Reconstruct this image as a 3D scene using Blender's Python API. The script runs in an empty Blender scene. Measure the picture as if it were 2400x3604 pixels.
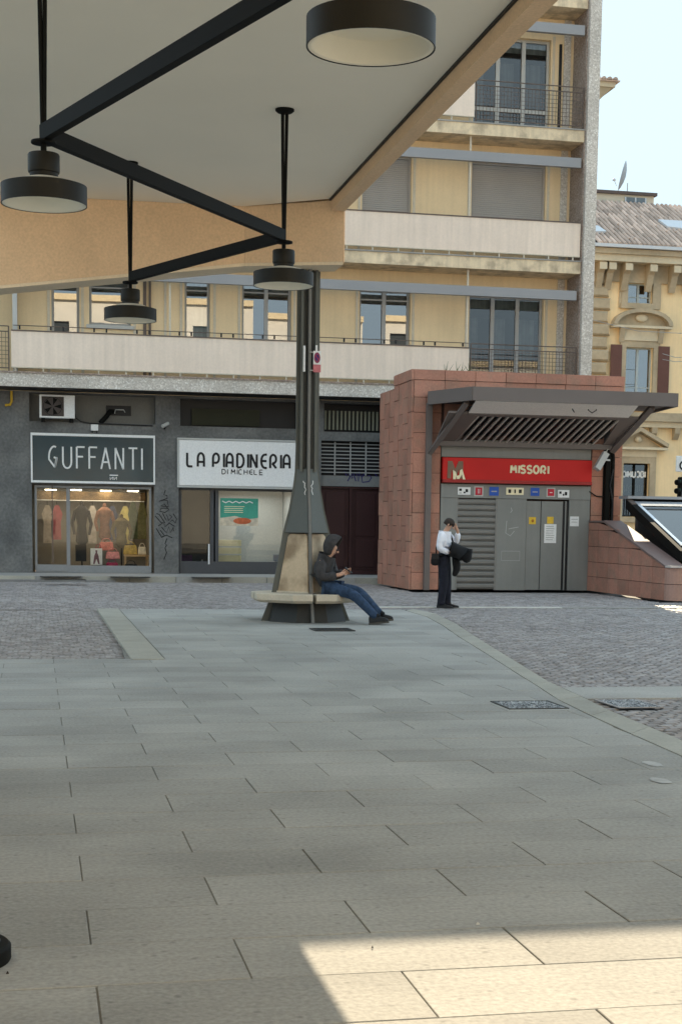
import bpy, bmesh, math, random
import numpy as np
from mathutils import Vector, Matrix
random.seed(7)
rad = math.radians
scene = bpy.context.scene
COL = scene.collection

# ------------------------------------------------------------------ camera, world, sun, exposure
FL, PPX, PPY = 5416.0, 1300.0, 2457.6          # focal length and principal point, in pixels of a 2400 x 3604 picture
BETA, PITCH, ROLL, EYE = 0.214016, rad(6.5), 0.014, 1.6
fwd = Vector((math.sin(BETA)*math.cos(PITCH), math.cos(BETA)*math.cos(PITCH), -math.sin(PITCH)))
r0 = Vector((math.cos(BETA), -math.sin(BETA), 0)); u0 = r0.cross(fwd)
RC = math.cos(ROLL)*r0 + math.sin(ROLL)*u0
UC = math.cos(ROLL)*u0 - math.sin(ROLL)*r0
cam_d = bpy.data.cameras.new('camera'); cam = bpy.data.objects.new('camera', cam_d); COL.objects.link(cam)
m = Matrix((RC, UC, -fwd)).transposed().to_4x4(); m.translation = Vector((0, 0, EYE)); cam.matrix_world = m
cam_d.sensor_fit = 'AUTO'; cam_d.sensor_width = 36; cam_d.lens = FL/3604*36
cam_d.shift_x = (1200-PPX)/3604; cam_d.shift_y = (PPY-1802)/3604
cam_d.clip_start = 0.1; cam_d.clip_end = 3000
scene.camera = cam

SUN = Vector((0.587, 2.2, 1.0)).normalized()     # direction towards the sun
elev = math.asin(SUN.z); azim = math.atan2(SUN.x, SUN.y)
w = bpy.data.worlds.new('World'); scene.world = w; w.use_nodes = True
nt = w.node_tree; bg = nt.nodes['Background']
sky = nt.nodes.new('ShaderNodeTexSky'); sky.sky_type = 'NISHITA'; sky.sun_disc = False
sky.sun_elevation = elev; sky.sun_rotation = azim; sky.air_density = 1.0; sky.dust_density = 1.6; sky.ozone_density = 1.6
tn = nt.nodes.new('ShaderNodeMix'); tn.data_type = 'RGBA'; tn.blend_type = 'MULTIPLY'; tn.inputs[0].default_value = 1; tn.inputs[7].default_value = (1.40, 1.04, .84, 1)
dk = nt.nodes.new('ShaderNodeMix'); dk.data_type = 'RGBA'; dk.blend_type = 'DARKEN'; dk.inputs[0].default_value = 1; dk.inputs[7].default_value = (.86, 1.10, 1.25, 1)
nt.links.new(sky.outputs[0], tn.inputs[6]); nt.links.new(tn.outputs[2], dk.inputs[6])
nt.links.new(dk.outputs[2], bg.inputs[0]); bg.inputs[1].default_value = 0.15
sl = bpy.data.lights.new('sun', 'SUN'); sl.energy = 2.0; sl.angle = rad(0.12); sl.color = (1.0, 0.84, 0.60)
so = bpy.data.objects.new('sun', sl); COL.objects.link(so)
so.rotation_euler = SUN.to_track_quat('Z', 'Y').to_euler()
vs = scene.view_settings; vs.view_transform = 'Standard'; vs.look = 'None'; vs.gamma = 1; vs.exposure = 2.72
vs.use_curve_mapping = False

# ------------------------------------------------------------------ where a picture point lies on a real plane
def ray(x, y): return fwd + RC*((x-PPX)/FL) - UC*((y-PPY)/FL)
def onY(x, y, Y):
    d = ray(x, y); t = Y/d.y; return d.x*t, EYE + d.z*t
def onZ(x, y, z=0.0):
    d = ray(x, y); t = (z-EYE)/d.z; return d.x*t, d.y*t

# ------------------------------------------------------------------ materials
MATS = {}
def mat(name, col, rough=.75, var=.12, vs_=.7, fine=.08, fs=25., metal=0., bump=.0, rand=0., island=0., spec=.3, brush=0., spots=0.,
        streak=0., tint=None, tintamt=0., tints=1.2, emit=0.):
    if name in MATS: return MATS[name]
    m = bpy.data.materials.new(name); m.use_nodes = True; n = m.node_tree.nodes; L = m.node_tree.links
    b = n['Principled BSDF']; b.inputs['Roughness'].default_value = rough; b.inputs['Metallic'].default_value = metal
    b.inputs['Specular IOR Level'].default_value = spec
    geo = n.new('ShaderNodeNewGeometry'); pos = geo.outputs['Position']
    def noise(scale, detail=4, stretch=None):
        t = n.new('ShaderNodeTexNoise'); t.inputs['Scale'].default_value = scale; t.inputs['Detail'].default_value = detail
        if stretch:
            mp = n.new('ShaderNodeMapping'); mp.inputs['Scale'].default_value = stretch
            L.new(pos, mp.inputs['Vector']); L.new(mp.outputs[0], t.inputs['Vector'])
        else: L.new(pos, t.inputs['Vector'])
        return t.outputs['Fac']
    def term(sock, amt):                         # 1 + (s-.5)*2*amt
        a = n.new('ShaderNodeMath'); a.operation = 'MULTIPLY_ADD'
        L.new(sock, a.inputs[0]); a.inputs[1].default_value = 2*amt; a.inputs[2].default_value = 1-amt
        return a.outputs[0]
    ts = []
    if var: ts.append(term(noise(vs_, 5), var*1.8))
    fsk = None
    if fine:
        fsk = noise(fs, 3); ts.append(term(fsk, fine*2))
    if streak: ts.append(term(noise(1.0, 4, (9, 9, .5)), streak*2))
    if brush: ts.append(term(noise(1.0, 5, (1.5, 22, 1)), brush*2))
    if spots:
        vo = n.new('ShaderNodeTexVoronoi'); vo.inputs['Scale'].default_value = 9.0; L.new(pos, vo.inputs['Vector'])
        mr_ = n.new('ShaderNodeMapRange'); mr_.inputs[1].default_value = .03; mr_.inputs[2].default_value = .16; mr_.inputs[3].default_value = 1-spots; mr_.inputs[4].default_value = 1.0
        L.new(vo.outputs['Distance'], mr_.inputs[0]); ts.append(mr_.outputs[0])
    if rand:
        oi = n.new('ShaderNodeObjectInfo'); ts.append(term(oi.outputs['Random'], rand))
    if island: ts.append(term(geo.outputs['Random Per Island'], island))
    cur = None
    for t in ts:
        if cur is None: cur = t
        else:
            q = n.new('ShaderNodeMath'); q.operation = 'MULTIPLY'; L.new(cur, q.inputs[0]); L.new(t, q.inputs[1]); cur = q.outputs[0]
    base = n.new('ShaderNodeRGB'); base.outputs[0].default_value = (*col, 1); bsock = base.outputs[0]
    if tint:
        mx = n.new('ShaderNodeMix'); mx.data_type = 'RGBA'
        rp = n.new('ShaderNodeMapRange'); rp.inputs[1].default_value = .45; rp.inputs[2].default_value = .65
        rp.inputs[4].default_value = tintamt
        L.new(noise(tints, 6), rp.inputs[0]); L.new(rp.outputs[0], mx.inputs[0])
        L.new(bsock, mx.inputs[6]); mx.inputs[7].default_value = (*tint, 1); bsock = mx.outputs[2]
    if cur is not None:
        vm = n.new('ShaderNodeVectorMath'); vm.operation = 'SCALE'; L.new(bsock, vm.inputs[0]); L.new(cur, vm.inputs['Scale'])
        L.new(vm.outputs[0], b.inputs['Base Color'])
    else: L.new(bsock, b.inputs['Base Color'])
    if bump:
        bp = n.new('ShaderNodeBump'); bp.inputs['Strength'].default_value = bump; bp.inputs['Distance'].default_value = .01
        L.new(fsk if fsk else noise(fs, 3), bp.inputs['Height']); L.new(bp.outputs[0], b.inputs['Normal'])
    if emit:
        b.inputs['Emission Color'].default_value = (*col, 1); b.inputs['Emission Strength'].default_value = emit
    MATS[name] = m; return m

def speckle(name, cols, scale, rough=.6):
    m = bpy.data.materials.new(name); m.use_nodes = True; n = m.node_tree.nodes; L = m.node_tree.links
    b = n['Principled BSDF']; b.inputs['Roughness'].default_value = rough
    geo = n.new('ShaderNodeNewGeometry'); v = n.new('ShaderNodeTexVoronoi'); v.inputs['Scale'].default_value = scale
    L.new(geo.outputs['Position'], v.inputs['Vector'])
    sp = n.new('ShaderNodeSeparateColor'); L.new(v.outputs['Color'], sp.inputs[0])
    cr = n.new('ShaderNodeValToRGB'); cr.color_ramp.interpolation = 'CONSTANT'
    els = cr.color_ramp.elements
    while len(els) < len(cols): els.new(.5)
    for i, (p, c) in enumerate(cols): els[i].position = p; els[i].color = (*c, 1)
    L.new(sp.outputs[0], cr.inputs[0])
    t = n.new('ShaderNodeTexNoise'); t.inputs['Scale'].default_value = .8; L.new(geo.outputs['Position'], t.inputs['Vector'])
    a = n.new('ShaderNodeMath'); a.operation = 'MULTIPLY_ADD'; L.new(t.outputs[0], a.inputs[0]); a.inputs[1].default_value = .7; a.inputs[2].default_value = .65
    vm = n.new('ShaderNodeVectorMath'); vm.operation = 'SCALE'; L.new(cr.outputs[0], vm.inputs[0]); L.new(a.outputs[0], vm.inputs['Scale'])
    L.new(vm.outputs[0], b.inputs['Base Color']); MATS[name] = m; return m

def glass(name, tint=(.75, .8, .8), refl=.12, rough=.0):
    m = bpy.data.materials.new(name); m.use_nodes = True; n = m.node_tree.nodes; L = m.node_tree.links
    n.remove(n['Principled BSDF']); out = n['Material Output']
    tr = n.new('ShaderNodeBsdfTransparent'); tr.inputs[0].default_value = (*tint, 1)
    gl = n.new('ShaderNodeBsdfGlossy'); gl.inputs['Roughness'].default_value = rough
    lw = n.new('ShaderNodeFresnel'); lw.inputs[0].default_value = 1.5
    a = n.new('ShaderNodeMath'); a.operation = 'ADD'; a.use_clamp = True; L.new(lw.outputs[0], a.inputs[0]); a.inputs[1].default_value = refl
    mx = n.new('ShaderNodeMixShader'); L.new(a.outputs[0], mx.inputs[0]); L.new(tr.outputs[0], mx.inputs[1]); L.new(gl.outputs[0], mx.inputs[2])
    L.new(mx.outputs[0], out.inputs[0]); MATS[name] = m; return m

m_slab = mat('pale grey paving stone', (.385, .372, .345), .95, .13, .9, .17, 45, rand=.08, brush=.05, spots=.28, bump=.15, tint=(.26, .255, .24), tintamt=.45, tints=.8, spec=.08)
m_slabdirt = mat('joint dirt', (.23, .22, .20), .95, .2, 3)
m_sett = mat('porphyry setts', (.31, .287, .278), .7, .14, .5, .12, 18, island=.24)
m_kerb = mat('tan kerb granite', (.36, .34, .29), .75, .14, 2, .12, 40, rand=.08)
m_ground = mat('ground dirt', (.16, .155, .155), .95, .15, 1)
m_pave = mat('sidewalk stone', (.33, .32, .30), .8, .16, 1.2, .1, 30, rand=.1)
m_gravel = speckle('gravel stones', [(0, (.09, .1, .11)), (.35, (.22, .24, .26)), (.7, (.4, .42, .44))], 38)
m_dark = mat('black metal', (.0075, .0072, .0062), .7, .1, 2, .05, 30, spec=.12)
m_iron = mat('dark cast iron', (.05, .048, .045), .6, .2, 3, .1, 60)
m_bronze = mat('dark bronze lamp paint', (.016, .014, .010), .5, .06, 4, .03, 50, spec=.2)
m_lampin = mat('cream lamp interior', (.88, .83, .70), .6, .04, 3, 0)
m_lampcap = mat('opal lamp collar', (.62, .57, .48), .35, .08, 6, 0)
m_ceil = mat('cream painted canopy ceiling', (.93, .86, .72), .8, .03, .5, .01, 60)
m_tan = mat('tan plaster fascia', (.76, .53, .33), .9, .08, 1.5, .1, 28, bump=.3)
m_tanrim = mat('pale tan fascia rim', (.80, .64, .45), .9, .08, 1.5, .08, 30)
m_ochre = mat('ochre render', (.79, .61, .38), .9, .10, .8, .04, 30, streak=.045)
m_ochre2 = mat('balcony slab render', (.74, .60, .41), .9, .12, .9, .06, 20, streak=.12, tint=(.26, .20, .14), tintamt=.55, tints=3.0)
m_ctrim = mat('beige joint trim', (.60, .53, .42), .8, .08, 2)
m_parapet = mat('beige parapet panel', (.80, .665, .55), .9, .07, .9, .04, 18, streak=.07)
m_granite = speckle('speckled granite', [(0, (.46, .41, .36)), (.3, (.55, .50, .44)), (.65, (.62, .57, .51)), (.9, (.74, .70, .64))], 34, .95)
m_granite2 = speckle('speckled reddish granite', [(0, (.25, .19, .155)), (.4, (.33, .26, .22)), (.75, (.40, .33, .28))], 30, .9)
m_wgrey = mat('dark grey stucco', (.145, .145, .142), .9, .36, 1.1, .22, 14, bump=.5, tint=(.20, .195, .185), tintamt=.5, tints=1.3)
m_beam = mat('grey awning box', (.30, .30, .31), .55, .05, 1, .02, 20)
m_frame = mat('grey window frame', (.36, .355, .345), .5, .06, 2, 0)
m_framelt = mat('light grey window frame', (.48, .48, .46), .5, .06, 2, 0)
m_shut = mat('grey roller shutter', (.40, .375, .35), .7, .06, 1.5, .03, 30)
m_rail = mat('brown metal railing', (.13, .10, .085), .6, .1, 4)
m_wglass = glass('window glass', (.45, .5, .52), .26)
m_wglass2 = glass('dark window glass', (.40, .43, .43), .08)
m_shopglass = glass('shop glass', (.92, .93, .9), .0)
m_shopglass2 = glass('shop glass dull', (.78, .82, .80), .01)
m_room = mat('dim room', (.10, .095, .09), .9, .3, .9)
m_curtain = mat('white curtain', (.62, .64, .62), .9, .15, 4, .1, 12, streak=.25)
m_shopfr = mat('shop frame grey', (.17, .175, .18), .45, .05, 2)
m_white = mat('white plastic', (.78, .78, .77), .4, .03, 2)
m_black = mat('black print', (.012, .012, .014), .5, .0, 1, 0)
m_tile = mat('red porphyry tile', (.43, .205, .145), .75, .14, 1.2, .12, 22, rand=.10, tint=(.35, .195, .14), tintamt=.9, tints=3, bump=.2)
m_tilej = mat('dark grout', (.10, .06, .05), .95, .2, 3)
m_mframe = mat('taupe metal', (.15, .125, .115), .55, .06, 1.5, .02, 20)
m_msoff = mat('pale soffit panel', (.78, .74, .70), .7, .06, 1)
m_mgrey = mat('grey steel cladding', (.235, .235, .22), .5, .10, 1.2, .03, 20, streak=.04)
m_mshut = mat('grey steel shutter', (.22, .21, .195), .5, .08, 1.5, .03, 20)
m_red = mat('red sign', (.56, .010, .008), .55, .06, 1.5, .0)
m_cream = mat('cream letter', (.85, .75, .5), .5, .1, 14, 0)
m_blue = mat('blue pictogram', (.02, .09, .42), .5, .05, 3)
m_redp = mat('red pictogram', (.5, .02, .04), .5, .05, 3)
m_yel = mat('yellow sticker', (.75, .48, .05), .6, .1, 9)
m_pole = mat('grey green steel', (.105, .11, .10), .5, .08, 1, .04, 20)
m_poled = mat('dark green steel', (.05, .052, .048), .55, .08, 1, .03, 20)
m_stone = mat('tan bench stone', (.58, .45, .31), .75, .10, 2, .08, 30, tint=(.22, .15, .09), tintamt=.8, tints=2.3)
m_stonetop = mat('pale bench stone', (.54, .47, .37), .75, .12, 3, .10, 30, rand=.06)
m_skin = mat('skin', (.52, .30, .21), .6, .06, 12, 0)
m_denim = mat('blue denim', (.030, .055, .105), .9, .35, 8, .4, 18, bump=1.0)
m_hoodie = mat('charcoal hoodie', (.050, .047, .048), .9, .2, 9, .3, 16, bump=1.0)
m_shirt = mat('white shirt', (.80, .80, .86), .85, .06, 9, .07, 14, bump=1.0)
m_navy = mat('navy trousers', (.014, .015, .024), .9, .15, 8, .3, 14, bump=1.0)
m_blackc = mat('black cloth', (.010, .010, .011), .85, .2, 8, 0)
m_shoe = mat('black leather', (.014, .013, .013), .45, .1, 8, 0)
m_sole = mat('grey shoe sole', (.075, .068, .058), .6, .1, 8, 0)
m_hair = mat('dark hair', (.035, .024, .018), .7, .2, 30, 0)
m_pyel = mat('yellow palace render', (.92, .69, .40), .9, .09, .35, .03, 5, streak=.05)
m_pstone = mat('brown palace stone', (.46, .37, .25), .85, .22, .8, .08, 6)
m_pstonel = mat('pale palace stone', (.64, .54, .38), .85, .16, .8, .06, 6)
m_roof = mat('terracotta roof tile', (.54, .41, .33), .85, .1, .6, .06, 10, rand=.34)
m_zinc = mat('pale zinc gutter', (.6, .62, .64), .4, .05, 2, 0)
m_shred = mat('maroon shutter', (.15, .07, .055), .7, .1, 3)
m_portone = mat('dark maroon door', (.045, .018, .018), .45, .12, 2, .05, 20)
m_teal = mat('dark teal sign', (.014, .042, .058), .12, .25, 1.2, 0)
m_wood = mat('light wood', (.55, .36, .18), .6, .15, 4)
m_wallwarm = mat('warm shop wall', (.17, .16, .13), .8, .12, 2)
m_litter = mat('scrap paper', (.6, .58, .55), .9, .1, 9)

# ------------------------------------------------------------------ mesh builder
ORG = {}
class MB:
    def __init__(s): s.v = []; s.f = []
    def add(s, vs, fs):
        o = len(s.v); s.v += [tuple(p) for p in vs]; s.f += [tuple(i+o for i in f) for f in fs]; return s
    def box(s, x0, x1, y0, y1, z0, z1):
        x0, x1 = sorted((x0, x1)); y0, y1 = sorted((y0, y1)); z0, z1 = sorted((z0, z1))
        return s.add([(x0,y0,z0),(x1,y0,z0),(x1,y1,z0),(x0,y1,z0),(x0,y0,z1),(x1,y0,z1),(x1,y1,z1),(x0,y1,z1)],
                     [(0,3,2,1),(4,5,6,7),(0,1,5,4),(1,2,6,5),(2,3,7,6),(3,0,4,7)])
    def hexa(s, a, b):                                  # two quads of four points, bottom then top
        return s.add(list(a)+list(b), [(0,3,2,1),(4,5,6,7),(0,1,5,4),(1,2,6,5),(2,3,7,6),(3,0,4,7)])
    def loft(s, rings, cap=True):
        n = len(rings[0]); o = []
        for r in rings: o += list(r)
        f = [(i*n+j, i*n+(j+1)%n, (i+1)*n+(j+1)%n, (i+1)*n+j) for i in range(len(rings)-1) for j in range(n)]
        if cap: f += [tuple(reversed(range(n))), tuple((len(rings)-1)*n+j for j in range(n))]
        return s.add(o, f)
    def prismY(s, poly, y0, y1):                        # polygon in (x, z)
        return s.loft([[(x, y0, z) for x, z in poly], [(x, y1, z) for x, z in poly]])
    def prismX(s, poly, x0, x1):                        # polygon in (y, z)
        return s.loft([[(x0, y, z) for y, z in poly], [(x1, y, z) for y, z in poly]])
    def prismZ(s, poly, z0, z1):
        return s.loft([[(x, y, z0) for x, y in poly], [(x, y, z1) for x, y in poly]])
    def lathe(s, cx, cy, prof, n=32, closed=False):     # prof: list of (r, z)
        rings = [[(cx+r*math.cos(2*math.pi*k/n), cy+r*math.sin(2*math.pi*k/n), z) for k in range(n)] for r, z in prof]
        if closed: rings.append(rings[0])
        return s.loft(rings, cap=not closed)
    def tube(s, pts, r, n=6, fy=1.0, cap=True):         # tube along points; fy flattens in y
        pts = [Vector(p) for p in pts]; rs = r if isinstance(r, (list, tuple)) else [r]*len(pts)
        rings = []
        for i, p in enumerate(pts):
            t = (pts[min(i+1, len(pts)-1)]-pts[max(i-1, 0)])
            if t.length < 1e-9: t = Vector((0, 0, 1))
            t.normalize(); up = Vector((0, 1, 0)) if abs(t.y) < .9 else Vector((1, 0, 0))
            a = t.cross(up).normalized(); b = a.cross(t).normalized()
            ring = []
            for k in range(n):
                q = a*math.cos(2*math.pi*k/n)*rs[i] + b*math.sin(2*math.pi*k/n)*rs[i]
                ring.append((p.x+q.x, p.y+q.y*fy, p.z+q.z))
            rings.append(ring)
        return s.loft(rings, cap)
    def sphere(s, c, rx, ry, rz, n=12, m=8):
        rings = [[(c[0]+rx*math.sin(math.pi*i/m)*math.cos(2*math.pi*k/n), c[1]+ry*math.sin(math.pi*i/m)*math.sin(2*math.pi*k/n), c[2]-rz*math.cos(math.pi*i/m)) for k in range(n)] for i in range(1, m)]
        return s.loft(rings)
    def mesh(s, name, m, org=(0, 0, 0), smooth=False):
        me = bpy.data.meshes.new(name); me.from_pydata([(x-org[0], y-org[1], z-org[2]) for x, y, z in s.v], [], s.f)
        me.materials.append(m); me.update()
        bm = bmesh.new(); bm.from_mesh(me); bmesh.ops.recalc_face_normals(bm, faces=bm.faces); bm.to_mesh(me); bm.free()
        if smooth:
            for p in me.polygons: p.use_smooth = True
        return me
    def build(s, name, m, parent=None, label=None, smooth=False, kind=None, bevel=0):
        org = ORG.get(parent.name, (0, 0, 0)) if parent else (0, 0, 0)
        o = bpy.data.objects.new(name, s.mesh(name, m, org, smooth)); COL.objects.link(o)
        if parent: o.parent = parent; ORG[o.name] = org
        if label: o['label'] = label
        if kind: o['kind'] = kind
        if bevel:
            b = o.modifiers.new('bevel', 'BEVEL'); b.width = bevel; b.segments = 1; b.limit_method = 'ANGLE'
        if smooth and not bevel:
            try: o.data.set_sharp_from_angle(angle=rad(40))
            except Exception: pass
        return o
def B(x0, x1, y0, y1, z0, z1): return MB().box(x0, x1, y0, y1, z0, z1)
def thing(name, label, cat, loc, group=None, rz=0):
    o = bpy.data.objects.new(name, None); COL.objects.link(o); o.location = loc; o.rotation_euler.z = rz
    o.empty_display_size = .2
    o['label'] = label; o['category'] = cat
    if group: o['group'] = group
    ORG[o.name] = tuple(loc) if not rz else (0, 0, 0); return o
def tag(o, label, cat, group=None):
    o['label'] = label; o['category'] = cat
    if group: o['group'] = group
    return o
def piece(name, me, loc, parent, scale=None, rot=None):
    o = bpy.data.objects.new(name, me); COL.objects.link(o); o.parent = parent
    g = ORG.get(parent.name, (0, 0, 0)) if parent else (0, 0, 0); o.location = (loc[0]-g[0], loc[1]-g[1], loc[2]-g[2])
    if scale: o.scale = scale
    if rot: o.rotation_euler = rot
    return o
def struct(o): o['kind'] = 'structure'; return o

def wall_holes(mb, x0, x1, z0, z1, y0, y1, holes):
    """solid wall between y0 and y1 with rectangular openings (hx0, hx1, hz0, hz1)"""
    xs = sorted({x0, x1, *[min(max(h[i], x0), x1) for h in holes for i in (0, 1)]})
    for a, b in zip(xs, xs[1:]):
        cuts = sorted([(h[2], h[3]) for h in holes if h[0] < (a+b)/2 < h[1]]); z = z0
        for c, d in cuts:
            if c > z: mb.box(a, b, y0, y1, z, c)
            z = max(z, d)
        if z < z1: mb.box(a, b, y0, y1, z, z1)
    return mb

# ------------------------------------------------------------------ stroke lettering
def arc(cx, cy, rx, ry, a0, a1, n=8):
    return [(cx+rx*math.cos(rad(a0+(a1-a0)*i/n)), cy+ry*math.sin(rad(a0+(a1-a0)*i/n))) for i in range(n+1)]
GL = {
 'G': [arc(.55, .5, .5, .5, 70, 180, 8)+[(.05, .4), (.6, .03), (.78, .5)], [(.6, .03), (.78, .45), (.5, .5)]],
 'U': [[(.05, 1), (.05, .3)]+arc(.45, .3, .4, .3, 180, 360, 8)+[(.85, 1)]],
 'F': [[(.05, 0), (.05, 1), (.8, 1)], [(.05, .55), (.65, .55)]],
 'A': [[(0, 0), (.42, 1), (.84, 0)], [(.15, .32), (.69, .32)]],
 'N': [[(.05, 0), (.05, 1), (.8, 0), (.8, 1)]], 'T': [[(0, 1), (.84, 1)], [(.42, 1), (.42, 0)]], 'I': [[(.1, 0), (.1, 1)]],
 'L': [[(.05, 1), (.05, .2)]+arc(.25, .2, .2, .2, 180, 270, 4)+[(.7, 0)]],
 'a': [[(.05, 0), (.05, .55)]+arc(.43, .6, .38, .4, 170, 0, 8)+[(.81, 0)], [(.05, .35), (.81, .35)]],
 'P': [[(.05, 0), (.05, .6)]+arc(.42, .65, .37, .35, 180, -90, 10)+[(.2, .32)]],
 'D': [[(.05, 0), (.05, 1), (.3, 1)]+arc(.35, .5, .5, .5, 80, -80, 10)+[(.05, 0)]],
 'E': [arc(.5, .5, .45, .5, 90, 270, 8)+[(.75, 0)], [(.5, 1), (.75, 1)], [(.07, .52), (.7, .52)]],
 'e': [[(.75, 1), (.05, 1), (.05, 0), (.75, 0)], [(.05, .5), (.65, .5)]],
 'R': [[(.05, 0), (.05, .6)]+arc(.42, .68, .37, .32, 180, -90, 10)+[(.3, .36), (.8, 0)]],
 'M': [[(.05, 0), (.12, 1), (.5, .35), (.85, 1), (.95, 0)]],
 'S': [arc(.42, .75, .36, .25, 30, 270, 8)+arc(.42, .25, .36, .25, 90, -150, 8)],
 'O': [arc(.45, .5, .42, .5, 0, 360, 14)],
 'H': [[(.05, 0), (.05, 1)], [(.8, 0), (.8, 1)], [(.05, .5), (.8, .5)]],
 'C': [arc(.45, .5, .4, .5, 50, 310, 9)], 'c': [[(-x+.9, y) for x, y in arc(.45, .5, .4, .5, 50, 310, 9)]],
 'n': [[(.05, 0), (.05, 1)], [(.8, 0), (.8, 1)], [(.05, 0), (.8, 1)]],
 'B': [[(.05, 0), (.05, 1), (.4, 1)]+arc(.45, .77, .3, .23, 90, -90, 6)+arc(.45, .27, .38, .27, 90, -90, 6)+[(.05, 0)]],
 ' ': [], }
ADV = {'I': .3, ' ': .45, 'M': 1.15, 'T': .95, 'F': .95, 'E': .9, 'e': .9, 'S': .95}
def lettering(name, text, x0, x1, z0, z1, y, wd, m, parent, dep=.02, cw=None):
    tot = sum(ADV.get(c, 1.05) for c in text); k = (x1-x0)/tot; x = x0; h = z1-z0
    for c in text:
        if GL.get(c):
            mb = MB()
            for st in GL[c]:
                pp_ = [(x+px*k*(cw or .95), y, z0+pz*h) for px, pz in st]; run = [pp_[0]]
                for i in range(1, len(pp_)):
                    run.append(pp_[i])
                    if i < len(pp_)-1:
                        d0 = Vector(pp_[i])-Vector(pp_[i-1]); d1 = Vector(pp_[i+1])-Vector(pp_[i])
                        if d0.length > 0 and d1.length > 0 and d0.angle(d1) > rad(50):
                            mb.tube(run, wd, 6, dep/wd); run = [pp_[i]]
                mb.tube(run, wd, 6, dep/wd)
            mb.build(name, m, parent)
        x += ADV.get(c, 1.05)*k
def scribble(name, pts, y, wd, m, parent):
    mb = MB()
    for st in pts: mb.tube([(x, y, z) for x, z in st], wd, 5, .2)
    return mb.build(name, m, parent)

# ================================================================== THE GROUND
YW = 43.35; YB = 42.25; YM = 36.45
gp = MB(); gp.add([(-900, -900, -.07), (900, -900, -.07), (900, 900, -.07), (-900, 900, -.07)], [(0, 1, 2, 3)])
ground = struct(gp.build('ground', m_ground))
outer = [onZ(*p) for p in ((1450, 2143), (1530, 2160), (1602, 2195), (1665, 2237), (1749, 2290), (1847, 2350), (1931, 2402), (2044, 2453), (2142, 2502), (2282, 2560), (2400, 2609))]
inner = [onZ(*p) for p in ((1430, 2150), (1500, 2170), (1560, 2203), (1620, 2245), (1697, 2292), (1790, 2352), (1880, 2408), (1965, 2464), (2080, 2520), (2220, 2584), (2400, 2663))]
outer += [(outer[-1][0]-.25, 7.5), (3.6, 3.5), (3.5, -2)]; inner += [(inner[-1][0]-.3, 7.5), (3.3, 3.5), (3.2, -2)]
outer[-3] = (4.05, 8.2); inner[-3] = (3.8, 8.2)
outer[-2] = (3.9, 5.9); inner[-2] = (3.65, 5.9); outer[-1] = (3.9, -2); inner[-1] = (3.65, -2)
def xat(line, y):                              # x of a border line at depth y
    for (xa, ya), (xb, yb) in zip(line, line[1:]):
        if min(ya, yb) <= y <= max(ya, yb) and abs(ya-yb) > 1e-6: return xa+(xb-xa)*(y-ya)/(yb-ya)
    return line[0][0] if y > line[0][1] else line[-1][0]
YFAR = 27.95
def in_slabs(x, y):
    if y > YFAR or y < -3: return False
    if y > 17.76 and x < 1.45: return False
    if y < 13.6: return x < 9 if y < 7.5 else x < xat(inner, y)
    return x < xat(inner, y)
paving = struct(MB().prismZ([(-9, -3), (8.9, -3), (8.9, 7.45)]+[(p[0]+.02, p[1]) for p in reversed(inner) if p[1] > 7.5]+[(1.3, 27.9), (1.0, 17.7), (-9, 17.7)], -.06, -.007).build('paving', m_slabdirt))
struct(B(-40, 40, -20, -3.02, -.06, -.002).build('square_paving', mat('pale square paving', (.50, .47, .42), .9, .1, .6)))
struct(B(-40, -9.02, -3, 17.7, -.06, -.002).build('square_paving', MATS['pale square paving']))
SL, SW = 1.08, .529; GAP = .006
rows = []
# first joint of the rows falls on y = 5.24 + k * SW; alternate rows are shifted by half a slab
def clip_slab(x0, x1, y0, y1):
    if y0 >= 17.7 and x0 < 1.46: x0 = 1.46
    lim = min(xat(inner, max(y0, -2)), xat(inner, max(y1, -2))) if y1 > 7.6 else 9.0
    lim0, lim1 = (xat(inner, max(y0, -2)), xat(inner, max(y1, -2))) if y1 > 7.6 else (9.0, 9.0)
    if x0 > max(lim0, lim1)-.05 or x1-x0 < .04: return None
    return (x0, x1, y0, y1, min(x1, lim0), min(x1, lim1))
slabs = []
k = -8
while True:
    y0 = 5.24+k*SW; y1 = y0+SW
    if y1 > YFAR+.3: break
    y1 = min(y1, YFAR); off = .19 if k % 2 else .73
    for j in range(-9, 9):
        x0 = off+j*SL; x1 = x0+SL
        if y0 > 17.6 and x1 < 1.5: continue
        c = clip_slab(x0, x1, y0, y1)
        if c:
            vis = (x1 > -.022*y0-.3) and (x0 < .47*y1+.6) and y0 > 3.6
            slabs.append((c, vis, y0))
    k += 1
slab_shared = {}
def slab_mb(c, loc=(0, 0)):
    x0, x1, y0, y1, xa, xb = c; g = GAP/2
    x0, y0, y1 = x0+g, y0+.003, y1-.003; xa -= g; xb -= g
    if xa <= x0+.02: xa = x0+.02
    if xb <= x0+.02: xb = x0+.02
    e = .0025
    return MB().loft([[(x0, y0, -.04), (xa, y0, -.04), (xb, y1, -.04), (x0, y1, -.04)],
                      [(x0, y0, -e), (xa, y0, -e), (xb, y1, -e), (x0, y1, -e)],
                      [(x0+e, y0+e, 0), (xa-e, y0+e, 0), (xb-e, y1-e, 0), (x0+e, y1-e, 0)]])
vis = sorted([s for s in slabs if s[1]], key=lambda s: s[2])
one = vis[:295]; rest = vis[295:]+[s for s in slabs if not s[1]]
full = None
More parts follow.
